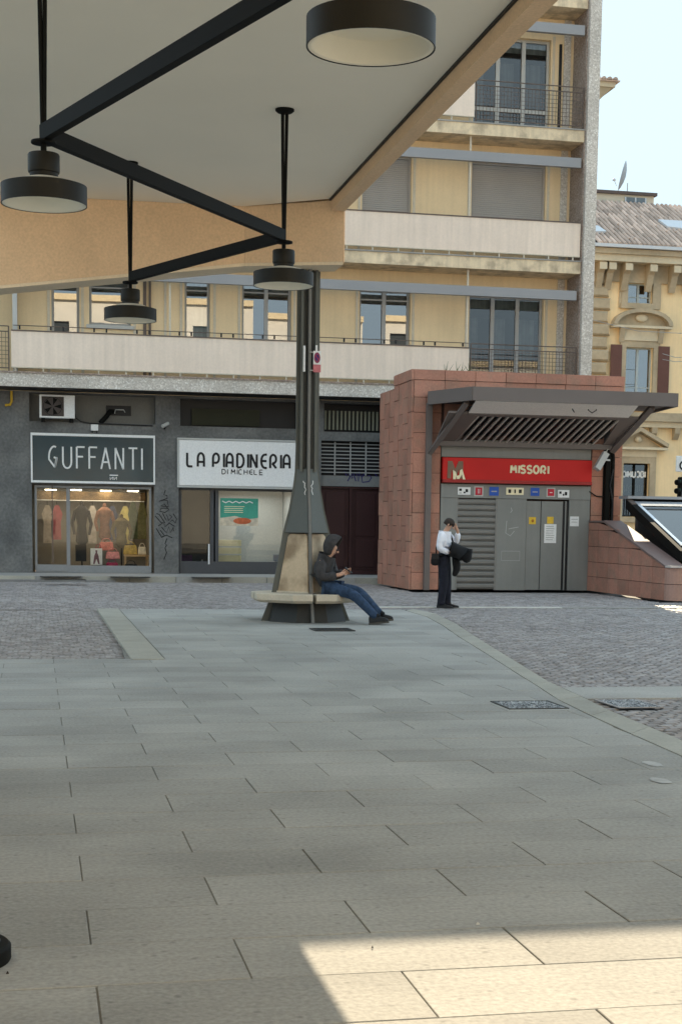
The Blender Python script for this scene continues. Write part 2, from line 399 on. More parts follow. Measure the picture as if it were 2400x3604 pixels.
for c, _, y0 in one:
    x0, x1, y0, y1, xa, xb = c
    dz = random.uniform(-.0018, .0018)
    if abs(x1-x0-SL) < 1e-6 and abs(xa-x1) < 1e-6 and abs(xb-x1) < 1e-6 and abs(y1-y0-SW) < 1e-6:
        if full is None: full = slab_mb((0, SL, 0, SW, SL, SL)).mesh('paving_slab', m_slab)
        piece('paving_slab', full, (x0, y0, dz), paving)
    else:
        o = slab_mb(c).build('paving_slab', m_slab, paving); o.location.z = dz
mb = MB()
for c, _, _y in rest: q = slab_mb(c); mb.add(q.v, q.f)
mr = mat('pale grey paving stone far', (.385, .372, .345), .95, .13, .9, .17, 45, island=.08, brush=.05, spots=.28, bump=.15, tint=(.26, .255, .24), tintamt=.45, tints=.8, spec=.08)
mb.build('paving_slabs_beyond', mr, paving, kind='stuff')
# kerb strips of the raised paving
kerbs = struct(B(1.075, 1.44, 17.76, 27.9, -.06, -.02).build('kerb', m_slabdirt))
y = 17.78
while y < 27.6:
    y2 = min(y+random.choice((2.1, 2.6, 3.0)), 27.95)
    MB().prismZ([(1.07, y+.006), (1.445, y+.006), (1.445, y2-.006), (1.07, y2-.006)], -.05, .012).build('kerb_stone', m_kerb, kerbs, bevel=.006); y = y2
for i in range(len(outer)-1):
    a, b, c, d = inner[i], inner[i+1], outer[i+1], outer[i]
    n = max(1, int(math.hypot(c[0]-d[0], c[1]-d[1])/1.3))
    for j in range(n):
        L_ = lambda p, q, t: (p[0]+(q[0]-p[0])*t, p[1]+(q[1]-p[1])*t)
        t0, t1 = j/n+.006, (j+1)/n-.006
        MB().prismZ([L_(a, b, t0), L_(a, b, t1), L_(d, c, t1), L_(d, c, t0)], -.05, .006).build('kerb_stone', m_kerb, kerbs)
# pale strip across the setts at the right, and the thin pale channel in front of the station
x = xat(outer, 14)+.15
strip = struct(B(7.0, 13.6, 13.47, 14.5, -.06, -.02).build('stone_strip', m_slabdirt))
for j in range(8):
    ya, yb_ = 13.5, 14.48; xb = 5.9+j*1.1; xa = xb-1.088
    if j == 0: continue
    MB().prismZ([(xa if j > 1 else xat(outer, ya)+.02, ya), (xb, ya), (xb, yb_), (xa if j > 1 else xat(outer, yb_)+.02, yb_)], -.05, .001).build('strip_slab', m_slab, strip)
chan = struct(B(6.2, 15.2, 28.72, 28.98, -.06, -.012).build('drain_channel', m_slabdirt))
mch = mat('pale channel stone', (.62, .60, .55), .7, .1, 2)
for j in range(9):
    B(6.3+j*.95, 7.24+j*.95, 28.74, 28.96, -.04, .003).build('channel_stone', mch if j < 4 else m_pave, chan)
# setts
def sett_ok(x, y):
    if x < 1.05: return 17.8 < y < 40.2
    if y > 28.0:
        if 28.70 < y < 29.0 and 6.2 < x < 15.2: return False
        if y > 35.3 and x > 8.7: return False
        if x > 13.1 and y > 31: return False
        return y < 40.25
    if x < 6.9 and y > 27.97: return True
    if 13.45 < y < 14.52: return False
    if 12.68 < y < 13.40 and 5.0 < x < 5.47: return False
    return y > 7.6 and x > xat(outer, y)+.02 and y <= 28.0
sx, sy = .135, .098
V = []; Fc = []
rs = np.random.RandomState(3)
cnt = 0
def add_sett(x0, x1, y0, y1, zt, q):
    global cnt
    g = .006; e = .008
    x0 += g; x1 -= g; y0 += g; y1 -= g
    ct = [(x0, y0), (x1, y0), (x1, y1), (x0, y1)]
    j = q*.006
    top = [(x0+e+j[0], y0+e+j[1], zt+j[4]*.5), (x1-e+j[2], y0+e+j[3], zt+j[5]*.5), (x1-e+j[0], y1-e+j[2], zt+j[6]*.5), (x0+e+j[1], y1-e+j[3], zt+j[7]*.5)]
    V.extend([(a, b, zt-.03) for a, b in ct]); V.extend(top)
    o = cnt*8
    Fc.extend([(o+4, o+5, o+6, o+7), (o, o+1, o+5, o+4), (o+1, o+2, o+6, o+5), (o+2, o+3, o+7, o+6), (o+3, o, o+4, o+7)]); cnt += 1
nr = int((40.3-7.6)/sy)
for r in range(nr):
    y0 = 7.6+r*sy; ym = y0+sy/2
    xl = -.025*ym-.6; xr = .47*ym+.8; off = (r % 2)*sx*.5 + rs.uniform(-.02, .02)
    x = math.floor(xl/sx)*sx+off
    while x < xr:
        if sett_ok(x+sx/2, ym):
            zt = -.012 if ym > 28 or x > 3 else -.03
            zt += .0
            add_sett(x, x+sx, y0, y0+sy, zt, rs.uniform(-1, 1, 8))
        x += sx
me = bpy.data.meshes.new('setts'); me.from_pydata(V, [], Fc); me.materials.append(m_sett); me.update()
so_ = bpy.data.objects.new('stone_setts', me); COL.objects.link(so_); so_['kind'] = 'stuff'; so_.parent = ground
so_['label'] = 'purplish grey porphyry setts around the pale paving'
# sidewalk in front of the shops
walk = struct(B(-14, 13, 40.98, YW+.3, -.06, .112).build('sidewalk', m_pave))
for j in range(-10, 12):
    B(j*1.2+.006, j*1.2+1.194, 40.62, 40.97, -.06, .125).build('kerb_stone', m_kerb if j % 3 else m_pave, walk)
mapr = mat('worn apron stone', (.24, .23, .22), .85, .2, 2)
for j in range(-3, 3):
    B(j*.78+.005-.3, j*.78+.475, 40.28, 40.61, -.05, .035).build('apron_stone', mapr, walk)

def grate(x0, x1, y0, y1, z, lab, n=12, cat='floor grate', group=None, ax='x'):
    t = thing('floor_grate', lab, cat, ((x0+x1)/2, (y0+y1)/2, z), group)
    f = MB(); b = .03
    f.box(x0, x1, y0, y0+b, z, z+.014).box(x0, x1, y1-b, y1, z, z+.014).box(x0, x0+b, y0+b, y1-b, z, z+.014).box(x1-b, x1, y0+b, y1-b, z, z+.014)
    f.build('frame', m_iron, t)
    B(x0+b, x1-b, y0+b, y1-b, z-.002, z+.003).build('pit', m_black, t)
    for i in range(n):
        xx = x0+b+(x1-x0-2*b)*(i+.5)/n
        B(xx-.006, xx+.006, y0+b, y1-b, z+.003, z+.012).build('bar', m_iron, t)
    return t
G_ = 'iron grates in the sidewalk'
for (a, b, yy, lab) in ((143, 287, 2029, 'narrow iron grate under the clothes shop door, nearer the wall'), (158, 304, 2040, 'narrow iron grate below the clothes shop door, nearer the kerb'),
                        (390, 528, 2031, 'iron grate under the clothes shop display window'), (677, 809, 2032, 'iron grate in front of the flatbread shop')):
    xa, ya = onZ(a, yy, .12); xb, yb = onZ(b, yy, .12); ya = (ya+yb)/2
    grate(xa, xb, ya-.22, ya+.22, .113, lab, 14, group=G_)
grate(4.02, 4.62, 22.30, 22.85, .001, 'dark square floor grate in front of the lamp post bench', 10)
def cover(x0, x1, y0, y1, lab, mf=None):
    t = thing('gravel_filled_cover', lab, 'access cover', ((x0+x1)/2, (y0+y1)/2, 0), 'gravel filled covers')
    f = MB(); b = .02; z = .001; h = .008
    f.box(x0, x1, y0, y0+b, z, z+h).box(x0, x1, y1-b, y1, z, z+h).box(x0, x0+b, y0+b, y1-b, z, z+h).box(x1-b, x1, y0+b, y1-b, z, z+h)
    f.build('frame', mf or m_iron, t)
    B(x0+b, x1-b, y0+b, y1-b, z, z+.004).build('bed', m_gravel, t)
    g = MB()
    for i in range(420):
        px, py, r = random.uniform(x0+.03, x1-.03), random.uniform(y0+.03, y1-.03), random.uniform(.008, .017)
        g.add([(px+r*math.cos(a), py+r*math.sin(a)*.8, z+.003) for a in (0, 1.3, 2.5, 3.8, 5)]+[(px, py, z+.003+r*.6)], [(0, 1, 5), (1, 2, 5), (2, 3, 5), (3, 4, 5), (4, 0, 5)])
    g.build('gravel', m_gravel, t, kind='stuff')
cover(4.02, 4.57, 12.76, 13.34, 'gravel filled square cover set in the pale paving')
cover(5.03, 5.45, 12.74, 13.38, 'gravel filled cover among the grey setts at the right', m_sett)

# ================================================================== APARTMENT BUILDING
apt = thing('apartment_building', 'ochre apartment block with beige balconies over a dark grey shop floor', 'building', (4, YW, 0))
ZT = 17.15
P = lambda px, py, Y=YW: onY(px, py, Y)
shopL = (-.07, 3.24, .12, 3.92); shopR = (3.92, 7.25, .12, 3.85); port = (7.93, 9.75, .12, 3.9)
niche = [(-.12, 3.28, 4.22, 4.98), (3.96, 7.25, 4.2, 4.95), (8.0, 9.75, 4.15, 4.95)]
g = MB(); wall_holes(g, -14, 15.15, .0, 5.02, YW, YW+.5, [shopL, shopR, port]+niche)
g.build('ground_floor_wall', m_wgrey, apt)
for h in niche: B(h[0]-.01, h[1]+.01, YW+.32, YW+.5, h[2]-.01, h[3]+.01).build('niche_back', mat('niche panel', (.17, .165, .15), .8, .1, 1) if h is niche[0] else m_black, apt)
B(-14, 15.15, YW+3.5, YW+12, 0, ZT).build('core', m_room, apt)
B(-14, 15.15, YW+.5, YW+3.5, 4.0, 5.0).build('shop_ceiling_slab', m_room, apt)
wins = [ # x0,x1,z0,z1, panes, type
 (.50, 1.24, 6.0, 8.15, 1, 'r'), (1.50, 2.62, 6.85, 8.15, 1, 'r'), (4.08, 4.78, 5.75, 8.18, 1, 'c'), (5.66, 7.05, 5.75, 8.2, 2, 'r'),
 (8.98, 10.45, 5.75, 8.15, 2, 'r'), (12.17, 14.4, 5.6, 8.13, 3, 'd'),
 (5.6, 7.0, 9.4, 11.8, 2, 's'), (9.01, 10.42, 9.4, 11.8, 1, 's'), (12.17, 14.36, 9.3, 11.8, 1, 's'),
 (8.98, 10.4, 13.0, 15.3, 2, 'd'), (12.16, 14.42, 12.75, 15.25, 3, 'l'),
 (1.5, 2.9, 9.4, 11.8, 2, 'd'), (-2.6, -1.2, 5.75, 8.15, 2, 'd'), (5.6, 7, 13, 15.3, 2, 'd'), (-2.6, -1.2, 9.4, 11.8, 2, 'd')]
uw = MB(); wall_holes(uw, -14, 15.15, 5.02, ZT, YW, YW+.35, [w_[:4] for w_ in wins]); uw.build('upper_wall', m_ochre, apt)
B(-14, 15.15, YW+.35, YW+4, ZT-.35, ZT).build('roof_slab', m_granite, apt)
for (x0, x1, z0, z1, n, ty) in wins:
    fm = m_framelt if ty == 'l' else m_frame; Y0 = YW+.16
    if ty == 's':
        f = MB(); t = .05
        f.box(x0, x0+t, Y0-.06, Y0+.06, z0, z1).box(x1-t, x1, Y0-.06, Y0+.06, z0, z1).box(x0+t, x1-t, Y0-.06, Y0+.06, z1-t, z1)
        sh = f.build('roller_shutter', m_shut, apt)
        nn = int((z1-z0)/.055); s_ = MB()
        for i in range(nn):
            za = z0+i*(z1-t-z0)/nn; s_.prismX([(Y0, za), (Y0-.007, za+.006), (Y0-.007, za+.044), (Y0, za+.05), (Y0+.02, za+.05), (Y0+.02, za)], x0+t, x1-t)
        s_.build('shutter_slats', m_shut, sh)
        continue
    f = MB(); t = .07
    f.box(x0, x0+t, Y0, Y0+.08, z0, z1).box(x1-t, x1, Y0, Y0+.08, z0, z1).box(x0+t, x1-t, Y0, Y0+.08, z1-t, z1).box(x0+t, x1-t, Y0, Y0+.08, z0, z0+t)
    for i in range(1, n):
        xx = x0+(x1-x0)*i/n; f.box(xx-.055, xx+.055, Y0-.01, Y0+.08, z0+t, z1-t)
    if ty == 'l': f.box(x0+t, x1-t, Y0+.005, Y0+.075, z0+.5, z0+.6)
    if ty != 'l' and ty != 'd': f.box(x0+t, x1-t, Y0+.012, Y0+.07, z1-.30, z1-.26)
    wo = f.build('window', fm, apt)
    for i in range(n):
        a = x0+(x1-x0)*i/n+(t if i == 0 else .055); b = x0+(x1-x0)*(i+1)/n-(t if i == n-1 else .055)
        ang = random.uniform(-.025, .025)
        if ty in 'rc': ang = random.uniform(-.05, .05)
        cy = Y0+.045
        MB().add([(a, cy-ang*(b-a)/2, z0+t), (b, cy+ang*(b-a)/2, z0+t), (b, cy+ang*(b-a)/2, z1-t), (a, cy-ang*(b-a)/2, z1-t)], [(0, 1, 2, 3)]).build('pane', m_wglass if ty in 'rc' else m_wglass2, wo)
    # black band behind the upper glass, standing in for the reflected dark slab soffit
    B(x0+t, x1-t, Y0+.10, Y0+.16, z1-.62, z1-.36).build('soffit_reflection', m_black, wo)
    B(x0+t, x1-t, Y0+.18, Y0+.2, z1-.36, z1-t).build('blind', m_curtain, wo)
    cm = m_curtain if ty in 'c' else None
    if cm: B(x0, x1, Y0+.17, Y0+.175, z0, z1-.6).build('curtain', m_curtain, wo)
    elif ty == 'd' or ty == 'l':
        for i in range(n):
            a = x0+(x1-x0)*i/n+.1; wdt = (x1-x0)/n*random.uniform(.35, .7)
            B(a, a+wdt, Y0+.2, Y0+.22, z0, z1-.6).build('curtain', mat('grey net curtain', (.30, .30, .29), .9, .3, 3, 0, streak=.3), wo)
    B(x0-.05, x1+.05, YW+.352, YW+1.6, z0-.05, z0-.01).build('room_floor', m_room, wo)
    if (x0, z0) == (1.50, 6.85): B(x0-.08, x1+.08, YW-.06, YW+.16, z0-.10, z0).build('sill', m_framelt, wo)
# thin beige trims framing the bays
tr = MB()
for zlo, zhi, xs in ((5.45, 8.3, (.42, 1.32, 2.72, 3.55, 3.98, 4.9, 5.58, 7.13, 8.9, 10.53, 12.09, 14.48, 14.95)), (9.0, 11.9, (8.93, 10.5, 12.09, 14.44, 14.95)), (12.6, 15.35, (8.9, 10.5, 12.08, 14.5, 14.95))):
    for xx in xs: B(xx-.035, xx+.035, YW-.022, YW-.001, zlo, zhi).build('bay_trim', m_ctrim, apt)

B(14.66, 14.73, YW-.06, YW-.002, 12.7, 15.15).build('drain_pipe', m_black, apt)
B(2.95, 3.03, YW-.08, YW-.002, 5.45, 8.6).build('drain_pipe', m_rail, apt)
B(3.1, 3.16, YW-.07, YW-.002, 5.45, 8.6).build('drain_pipe', m_rail, apt)
# granite edge strip and projecting fin at the right end
B(14.80, 15.0, YW-.03, YW-.001, 5.45, ZT-.4).build('edge_strip', m_granite, apt)
MB().box(15.13, 15.46, YB-.12, YW+4, 0, ZT+.3).build('corner_fin', m_granite, apt)
B(15.09, 15.128, YB+.02, YW+.3, .1, ZT).build('fin_side', m_granite2, apt)  # brown flank, with its shade put into the darker stone colour
# balconies
def rail_posts(x0, x1, z0, z1, step, parent, name='post', r=.02):
    x = x0
    while x <= x1+1e-3:
        B(x-r, x+r, YB+.03, YB+.06, z0, z1).build(name, m_ctrim, parent); x += step
XE = 15.085
sl1 = B(-14, XE, YB, YW-.001, 5.05, 5.40).build('balcony_slab', m_granite, apt, label='speckled granite faced slab over the shops')
B(-14, XE, YB-.035, YB+.1, 5.402, 5.44).build('slab_coping', m_granite2, sl1)
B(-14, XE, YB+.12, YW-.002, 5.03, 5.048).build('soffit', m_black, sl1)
for z0, z1 in ((8.66, 8.98), (12.25, 12.56), (15.82, 16.14)):
    s_ = B(-14, XE, YB, YW-.001, z0, z1).build('balcony_slab', m_ochre2, apt)
    B(-14, XE, YB-.03, YB+.1, z1+.002, z1+.035).build('slab_coping', m_pave, s_)
def parapet(x0, x1, z0, z1, zs, parent):
    p = B(x0, x1, YB+.01, YB+.05, z0, z1).build('parapet_panel', m_parapet, parent)
    B(x0, x1, YB-.01, YB+.07, z1+.002, z1+.03).build('coping', m_rail, p)
    B(x0, x1, YB+.0, YB+.06, z0-.028, z0-.002).build('bottom_rail', m_ctrim, p)
    x = x0+.1
    while x < x1:
        B(x-.018, x+.018, YB+.012, YB+.048, zs, z0-.03).build('foot', m_ctrim, p); x += .72
def hand_rail(x0, x1, z, parent, n):
    h = MB(); h.tube([(x0, YB+.06, z+.13), (x1, YB+.06, z+.13)], .012, 5)
    o = h.build('hand_rail', m_rail, parent)
    for i in range(n):
        for dx in (0,):
            x = x0+(x1-x0)*(i+.5)/n + (.12 if i % 2 else -.12); B(x-.022, x+.022, YB+.04, YB+.08, z+.03, z+.13).build('bracket', m_black, o)
def open_rail(x0, x1, z0, z1, parent):
    o = MB()
    for zz in (z1, z1-.14, z0+.08): o.tube([(x0, YB+.04, zz), (x1, YB+.04, zz)], .016, 5)
    o.tube([(x0, YB+.04, z0), (x0, YB+.04, z1)], .02, 5).tube([(x1, YB+.04, z0), (x1, YB+.04, z1)], .02, 5)
    r_ = o.build('railing', m_rail, parent)
    w_ = MB(); x = x0+.1
    while x < x1: w_.box(x-.006, x+.006, YB+.036, YB+.046, z0+.08, z1-.14); x += .1
    z = z0+.2
    while z < z1-.2: w_.box(x0, x1, YB+.028, YB+.035, z-.006, z+.006); z += .11
    w_.build('mesh_infill', m_rail, r_)
parapet(-.56, 11.89, 5.56, 6.48, 5.44, apt); hand_rail(-.5, 11.88, 6.5, apt, 22)
parapet(-9, 15.06, 9.14, 10.04, 9.02, apt); parapet(-9, 11.9, 12.74, 13.64, 12.60, apt)
open_rail(11.95, 15.04, 5.44, 6.62, apt); open_rail(11.95, 15.04, 12.60, 13.72, apt); open_rail(-.9, -.62, 5.44, 6.6, apt); open_rail(-6, -.98, 5.44, 6.6, apt)
for z0, z1, xr in ((7.93, 8.19, 15.0), (11.56, 11.82, 15.03), (15.12, 15.38, 15.03)):
    B(-.9, xr, YB+.02, YB+.16, z0, z1).build('awning_box', m_beam, apt)
for xx in (11.86, 3.6):
    for z0, z1 in ((6.51, 8.655), (10.08, 12.245), (13.68, 15.81)): B(xx-.025, xx+.025, YB+.165, YB+.205, z0, z1).build('divider_post', m_ctrim, apt)
# far-left balcony divider and side pier
B(-.52, -.40, YB+.2, YW-.03, 5.45, 8.6).build('divider_screen', m_framelt, apt)
# ---- shop fronts
def front_frame(x0, x1, z0, z1, y, mat_, splits, parent, t=.06, base=.22, name='shop_frame'):
    f = MB(); f.box(x0, x0+t, y, y+.1, z0, z1).box(x1-t, x1, y, y+.1, z0, z1).box(x0+t, x1-t, y, y+.1, z1-t, z1).box(x0+t, x1-t, y, y+.1, z0, z0+base)
    for s_ in splits: f.box(s_-t*.8, s_+t*.8, y-.01, y+.1, z0+base, z1-t)
    return f.build(name, mat_, parent)
def room(x0, x1, z0, z1, y0, y1, mw, parent, fl=None):
    r_ = MB(); r_.box(x0-.1, x0-.01, y0, y1, z0, z1).box(x1+.01, x1+.1, y0, y1, z0, z1).box(x0-.1, x1+.1, y1+.001, y1+.1, z0, z1+.1).box(x0-.1, x1+.1, y0, y1, z1+.001, z1+.1)
    o = r_.build('shop_interior', mw, parent); B(x0-.1, x1+.1, y0, y1, z0-.05, z0-.002).build('shop_floor', fl or m_pave, o); return o
mfr1 = mat('grey shop frame light', (.24, .245, .25), .45, .05, 2)
# clothes shop
f1 = front_frame(-.0, 3.17, .12, 2.50, YW+.12, mfr1, [.90], apt, base=.20)
f1b = MB().box(.03, .86, YW+.10, YW+.115, .16, .34).build('door_kick_plate', mfr1, f1)
MB().add([(.06, YW+.16, .33), (.85, YW+.16, .33), (.85, YW+.16, 2.42), (.06, YW+.16, 2.42)], [(0, 1, 2, 3)]).build('door_glass', m_shopglass, f1)
MB().add([(.95, YW+.16, .33), (3.10, YW+.16, .33), (3.10, YW+.16, 2.42), (.95, YW+.16, 2.42)], [(0, 1, 2, 3)]).build('window_glass', m_shopglass, f1)
B(.46, .49, YW+.11, YW+.14, .33, 2.5).build('door_bar', m_rail, f1)
room(0, 3.17, .12, 2.5, YW+.52, YW+2.6, m_wallwarm, apt, m_wood)
B(-.07, 3.24, YW+.1, YW+.5, 2.52, 3.92).build('lintel_panel', m_wgrey, apt)
# bright sales floor lamps seen in the shop
for i, (px, py) in enumerate(((600-25+0, 0),)): pass
lampm = mat('lit shop lamp', (1, .86, .62), .5, 0, 1, 0, emit=5)
for i, (x_, y_) in enumerate(((1.15, YW+1.5), (2.0, YW+1.9), (2.75, YW+1.6), (.45, YW+1.8))):
    t = thing('shop_ceiling_lamp', ['lit flat ceiling lamp in the clothes shop above the black coat', 'lit flat ceiling lamp in the middle of the clothes shop', 'lit flat ceiling lamp at the right side of the clothes shop', 'lit flat ceiling lamp behind the clothes shop door'][i], 'lamp', (x_, y_, 2.46), 'lit lamps in the clothes shop')
    B(x_-.17, x_+.17, y_-.05, y_+.05, 2.42, 2.455).build('housing', m_white, t); B(x_-.15, x_+.15, y_-.04, y_+.04, 2.40, 2.418).build('diffuser', lampm, t)
ll = bpy.data.lights.new('shop_lamp_light', 'AREA'); ll.energy = 5.0; ll.size = 1.6; ll.color = (1, .82, .6)
lo = bpy.data.objects.new('shop_lamp_light', ll); COL.objects.link(lo); lo.location = (1.7, YW+1.2, 2.38)
# piadineria
f2 = front_frame(3.95, 7.22, .12, 2.50, YW+.14, mat('anthracite shop frame', (.06, .065, .075), .4, .05, 2), [4.86, 5.0], apt, base=.34)
MB().add([(4.02, YW+.2, .46), (4.82, YW+.2, .46), (4.82, YW+.2, 2.44), (4.02, YW+.2, 2.44)], [(0, 1, 2, 3)]).build('door_glass', glass('dark door glass', (.35, .38, .37), .0), f2)
MB().add([(5.06, YW+.2, .46), (7.15, YW+.2, .46), (7.15, YW+.2, 2.44), (5.06, YW+.2, 2.44)], [(0, 1, 2, 3)]).build('window_glass', m_shopglass2, f2)
room(3.95, 7.22, .12, 2.5, YW+.52, YW+2.4, mat('pale green shop wall', (.36, .38, .37), .8, .1, 1), apt)
B(3.92, 7.25, YW+.1, YW+.5, 2.52, 3.85).build('lintel_panel', m_wgrey, apt)
B(3.97, 4.0, YW+.0, YW+.02, 2.5, 2.55).build('lintel_trim', m_black, apt)
l2 = bpy.data.lights.new('flatbread_shop_light', 'AREA'); l2.energy = 6.0; l2.size = 1.6; l2.color = (1, .98, .95)
lo2 = bpy.data.objects.new('flatbread_shop_light', l2); COL.objects.link(lo2); lo2.location = (6.1, YW+1.2, 2.38)
B(5.0, 5.06, YW+.6, YW+2.3, .13, 2.49).build('door_light_block', m_room, apt)  # added to keep the shop light off the door side
B(4.75, 4.79, YW+.08, YW+.12, .38, .95).build('door_handle', m_white, f2)
B(3.95, 4.95, YW+1.5, YW+1.55, .13, 2.49).build('door_dark_sheet', m_room, apt)  # dark sheet added so the view through the door stays dark
# house door
pd = front_frame(7.95, 9.73, .12, 2.62, YW+.2, m_portone, [8.84], apt, base=.12, t=.05, name='house_door')
for i in range(2):
    a, b = (8.01, 8.79) if i == 0 else (8.89, 9.67)
    lf = B(a, b, YW+.27, YW+.31, .25, 2.56).build('door_leaf', m_portone, pd)
    for z_ in range(2):
        za, zb = (.33, 1.12) if z_ == 0 else (1.22, 2.48)
        p_ = B(a+.1, b-.1, YW+.25, YW+.268, za, zb).build('raised_panel', m_portone, lf, bevel=.012)
B(7.95, 9.73, YW+.18, YW+.22, 2.63, 2.93).build('door_lintel_board', mat('grey lintel board', (.20, .20, .195), .6, .12, 3), apt)
tg = MB(); 
for zz in np.linspace(3.02, 3.82, 9): tg.box(7.95, 9.73, YW+.16, YW+.19, zz-.014, zz+.014)
for xx in (8.35, 8.8, 9.25): tg.box(xx-.018, xx+.018, YW+.13, YW+.158, 2.94, 3.88)
tg.build('transom_grate', m_frame, apt)
B(7.93, 9.75, YW+.4, YW+.5, .12, 3.9).build('door_recess_back', m_black, apt)
# striped panel in the right niche
sp_ = MB()
for i in range(15): sp_.box(8.05+i*.115, 8.11+i*.115, YW+.2, YW+.24, 4.22, 4.75)
sp_.build('niche_slats', mat('dull olive slats', (.25, .25, .19), .8, .1, 2), apt)
B(4.3, 6.2, YW+.2, YW+.25, 4.25, 4.7).build('niche_box', mat('dark olive box', (.035, .035, .02), .8, .1, 2), apt)
# graffiti on the walls
zz = lambda px, py: P(px, py, YW-.006)
k5 = 200/1472.
def gz(l): return [zz(500+a*k5, 1680+b*k5) for a, b in l]
scribble('graffiti_tag', [gz([(610, 330), (570, 450), (650, 470), (660, 540), (450, 620), (560, 590), (660, 600), (690, 760), (490, 740), (580, 690), (700, 840), (600, 910), (470, 880), (500, 800), (690, 800)]),
   gz([(380, 940), (450, 960), (600, 1180), (500, 1170), (350, 1000)]), gz([(540, 930), (620, 1100), (640, 970), (700, 1120), (780, 1020), (720, 970)]),
   gz([(810, 940), (900, 1080), (870, 1180), (790, 1100), (700, 1180), (850, 1270)]), gz([(430, 1260), (560, 1170), (600, 1280), (720, 1180)]),
   gz([(370, 1320), (500, 1530), (590, 1510), (480, 1370)]), gz([(510, 1290), (640, 1440), (700, 1280), (740, 1430), (820, 1300), (820, 1390)]),
   gz([(500, 1560), (640, 1500), (790, 1570)]), gz([(650, 1580), (600, 1720), (640, 1750), (600, 1830), (640, 1950), (570, 2130)])], YW-.006, .014, m_black, apt)
gv = lambda l: [P(1140+a*.1276, 1640+b*.1276, YW+.17) for a, b in l]
scribble('graffiti_tag', [gv([(560, 150), (640, 280), (560, 170), (680, 200), (720, 290), (650, 420)]), gv([(760, 210), (770, 340), (840, 300), (880, 420), (820, 200)]),
   gv([(900, 200), (950, 440), (980, 160), (1040, 320)]), gv([(1130, 190), (1040, 320), (1060, 450), (1240, 430), (1310, 320), (1270, 270), (1200, 270)]), gv([(1390, 180), (1460, 290)])], YW+.172, .016, mat('violet spray paint', (.03, .02, .12), .6, 0, 1, 0), apt)

# ---- things on the facade
sg = thing('shop_sign', 'dark teal glass sign reading GUFFANTI in thin white letters', 'sign', (1.6, YW, 2.6))
B(-.06, 3.23, YW-.06, YW+.09, 2.62, 3.88).build('panel', m_teal, sg)
f = MB(); t_ = .045; f.box(-.09, 3.26, YW-.08, YW-.0, 3.84, 3.91).box(-.09, 3.26, YW-.08, YW-.0, 2.57, 2.63).box(-.09, -.045, YW-.08, YW-.0, 2.63, 3.84).box(3.215, 3.26, YW-.08, YW-.0, 2.63, 3.84)
f.build('frame', m_white, sg)
lettering('letter', 'GUFFANTI', .38, 2.98, 2.97, 3.55, YW-.075, .024, m_white, sg, .012, .80)
lettering('letter', 'nn', 2.03, 2.24, 2.68, 2.76, YW-.07, .008, m_white, sg, .01)
B(2.02, 2.25, YW-.078, YW-.066, 2.79, 2.82).build('sticker', m_white, sg)
sg = thing('shop_sign', 'white light box sign reading LA PIADINERIA DI MICHELE', 'sign', (5.6, YW, 2.55))
B(3.91, 7.26, YW-.12, YW+.09, 2.56, 3.82).build('light_box', mat('white acrylic', (.80, .80, .80), .35, .03, .6), sg, bevel=.02)
f = MB(); f.box(3.87, 7.30, YW-.135, YW, 3.825, 3.87).box(3.87, 7.30, YW-.135, YW, 2.51, 2.555).box(3.87, 3.905, YW-.135, YW, 2.555, 3.825).box(7.265, 7.3, YW-.135, YW, 2.555, 3.825)
f.build('frame', m_framelt, sg)
xa, za = P(658, 1640, YW-.13); xb, zb = P(1034, 1598, YW-.13)
lettering('letter', 'La PIaDINERIa', xa, xb, 3.09, 3.46, YW-.128, .031, m_black, sg, .012, .80)
lettering('letter', 'DI MICHELe', 5.1, 6.28, 2.90, 3.03, YW-.128, .011, m_black, sg, .008, .85)
# air conditioner
ac = thing('air_conditioner', 'white outdoor air conditioning unit with round fan above the clothes shop', 'air conditioner', (.6, YW-.1, 4.3))
B(.15, 1.09, YW-.30, YW-.02, 4.30, 4.92).build('case', m_white, ac, bevel=.015)
B(.21, .80, YW-.312, YW-.301, 4.35, 4.87).build('fan_grille', mat('grille brown', (.07, .055, .05), .6, .1, 4), ac)
mb = MB(); mb.lathe(0, 0, [(.235, 0), (.25, 0), (.25, .02), (.235, .02)], 24, True)
mb.v = [(.505+x, YW-.315-z, 4.61+y) for x, y, z in mb.v]; mb.build('fan_ring', m_black, ac)
for k_ in range(5):
    a = k_*1.2566; mb = MB(); c_, s_ = math.cos(a), math.sin(a)
    mb.add([(.505+c_*.03, YW-.318, 4.61+s_*.03), (.505+c_*.22-s_*.06, YW-.322, 4.61+s_*.22+c_*.06), (.505+c_*.22+s_*.06, YW-.318, 4.61+s_*.22-c_*.06)], [(0, 1, 2)]); mb.build('fan_blade', m_dark, ac)
B(.2, .3, YW-.3, YW+.3, 4.2, 4.295).build('bracket', m_dark, ac); B(.95, 1.05, YW-.3, YW+.3, 4.2, 4.295).build('bracket', m_dark, ac)
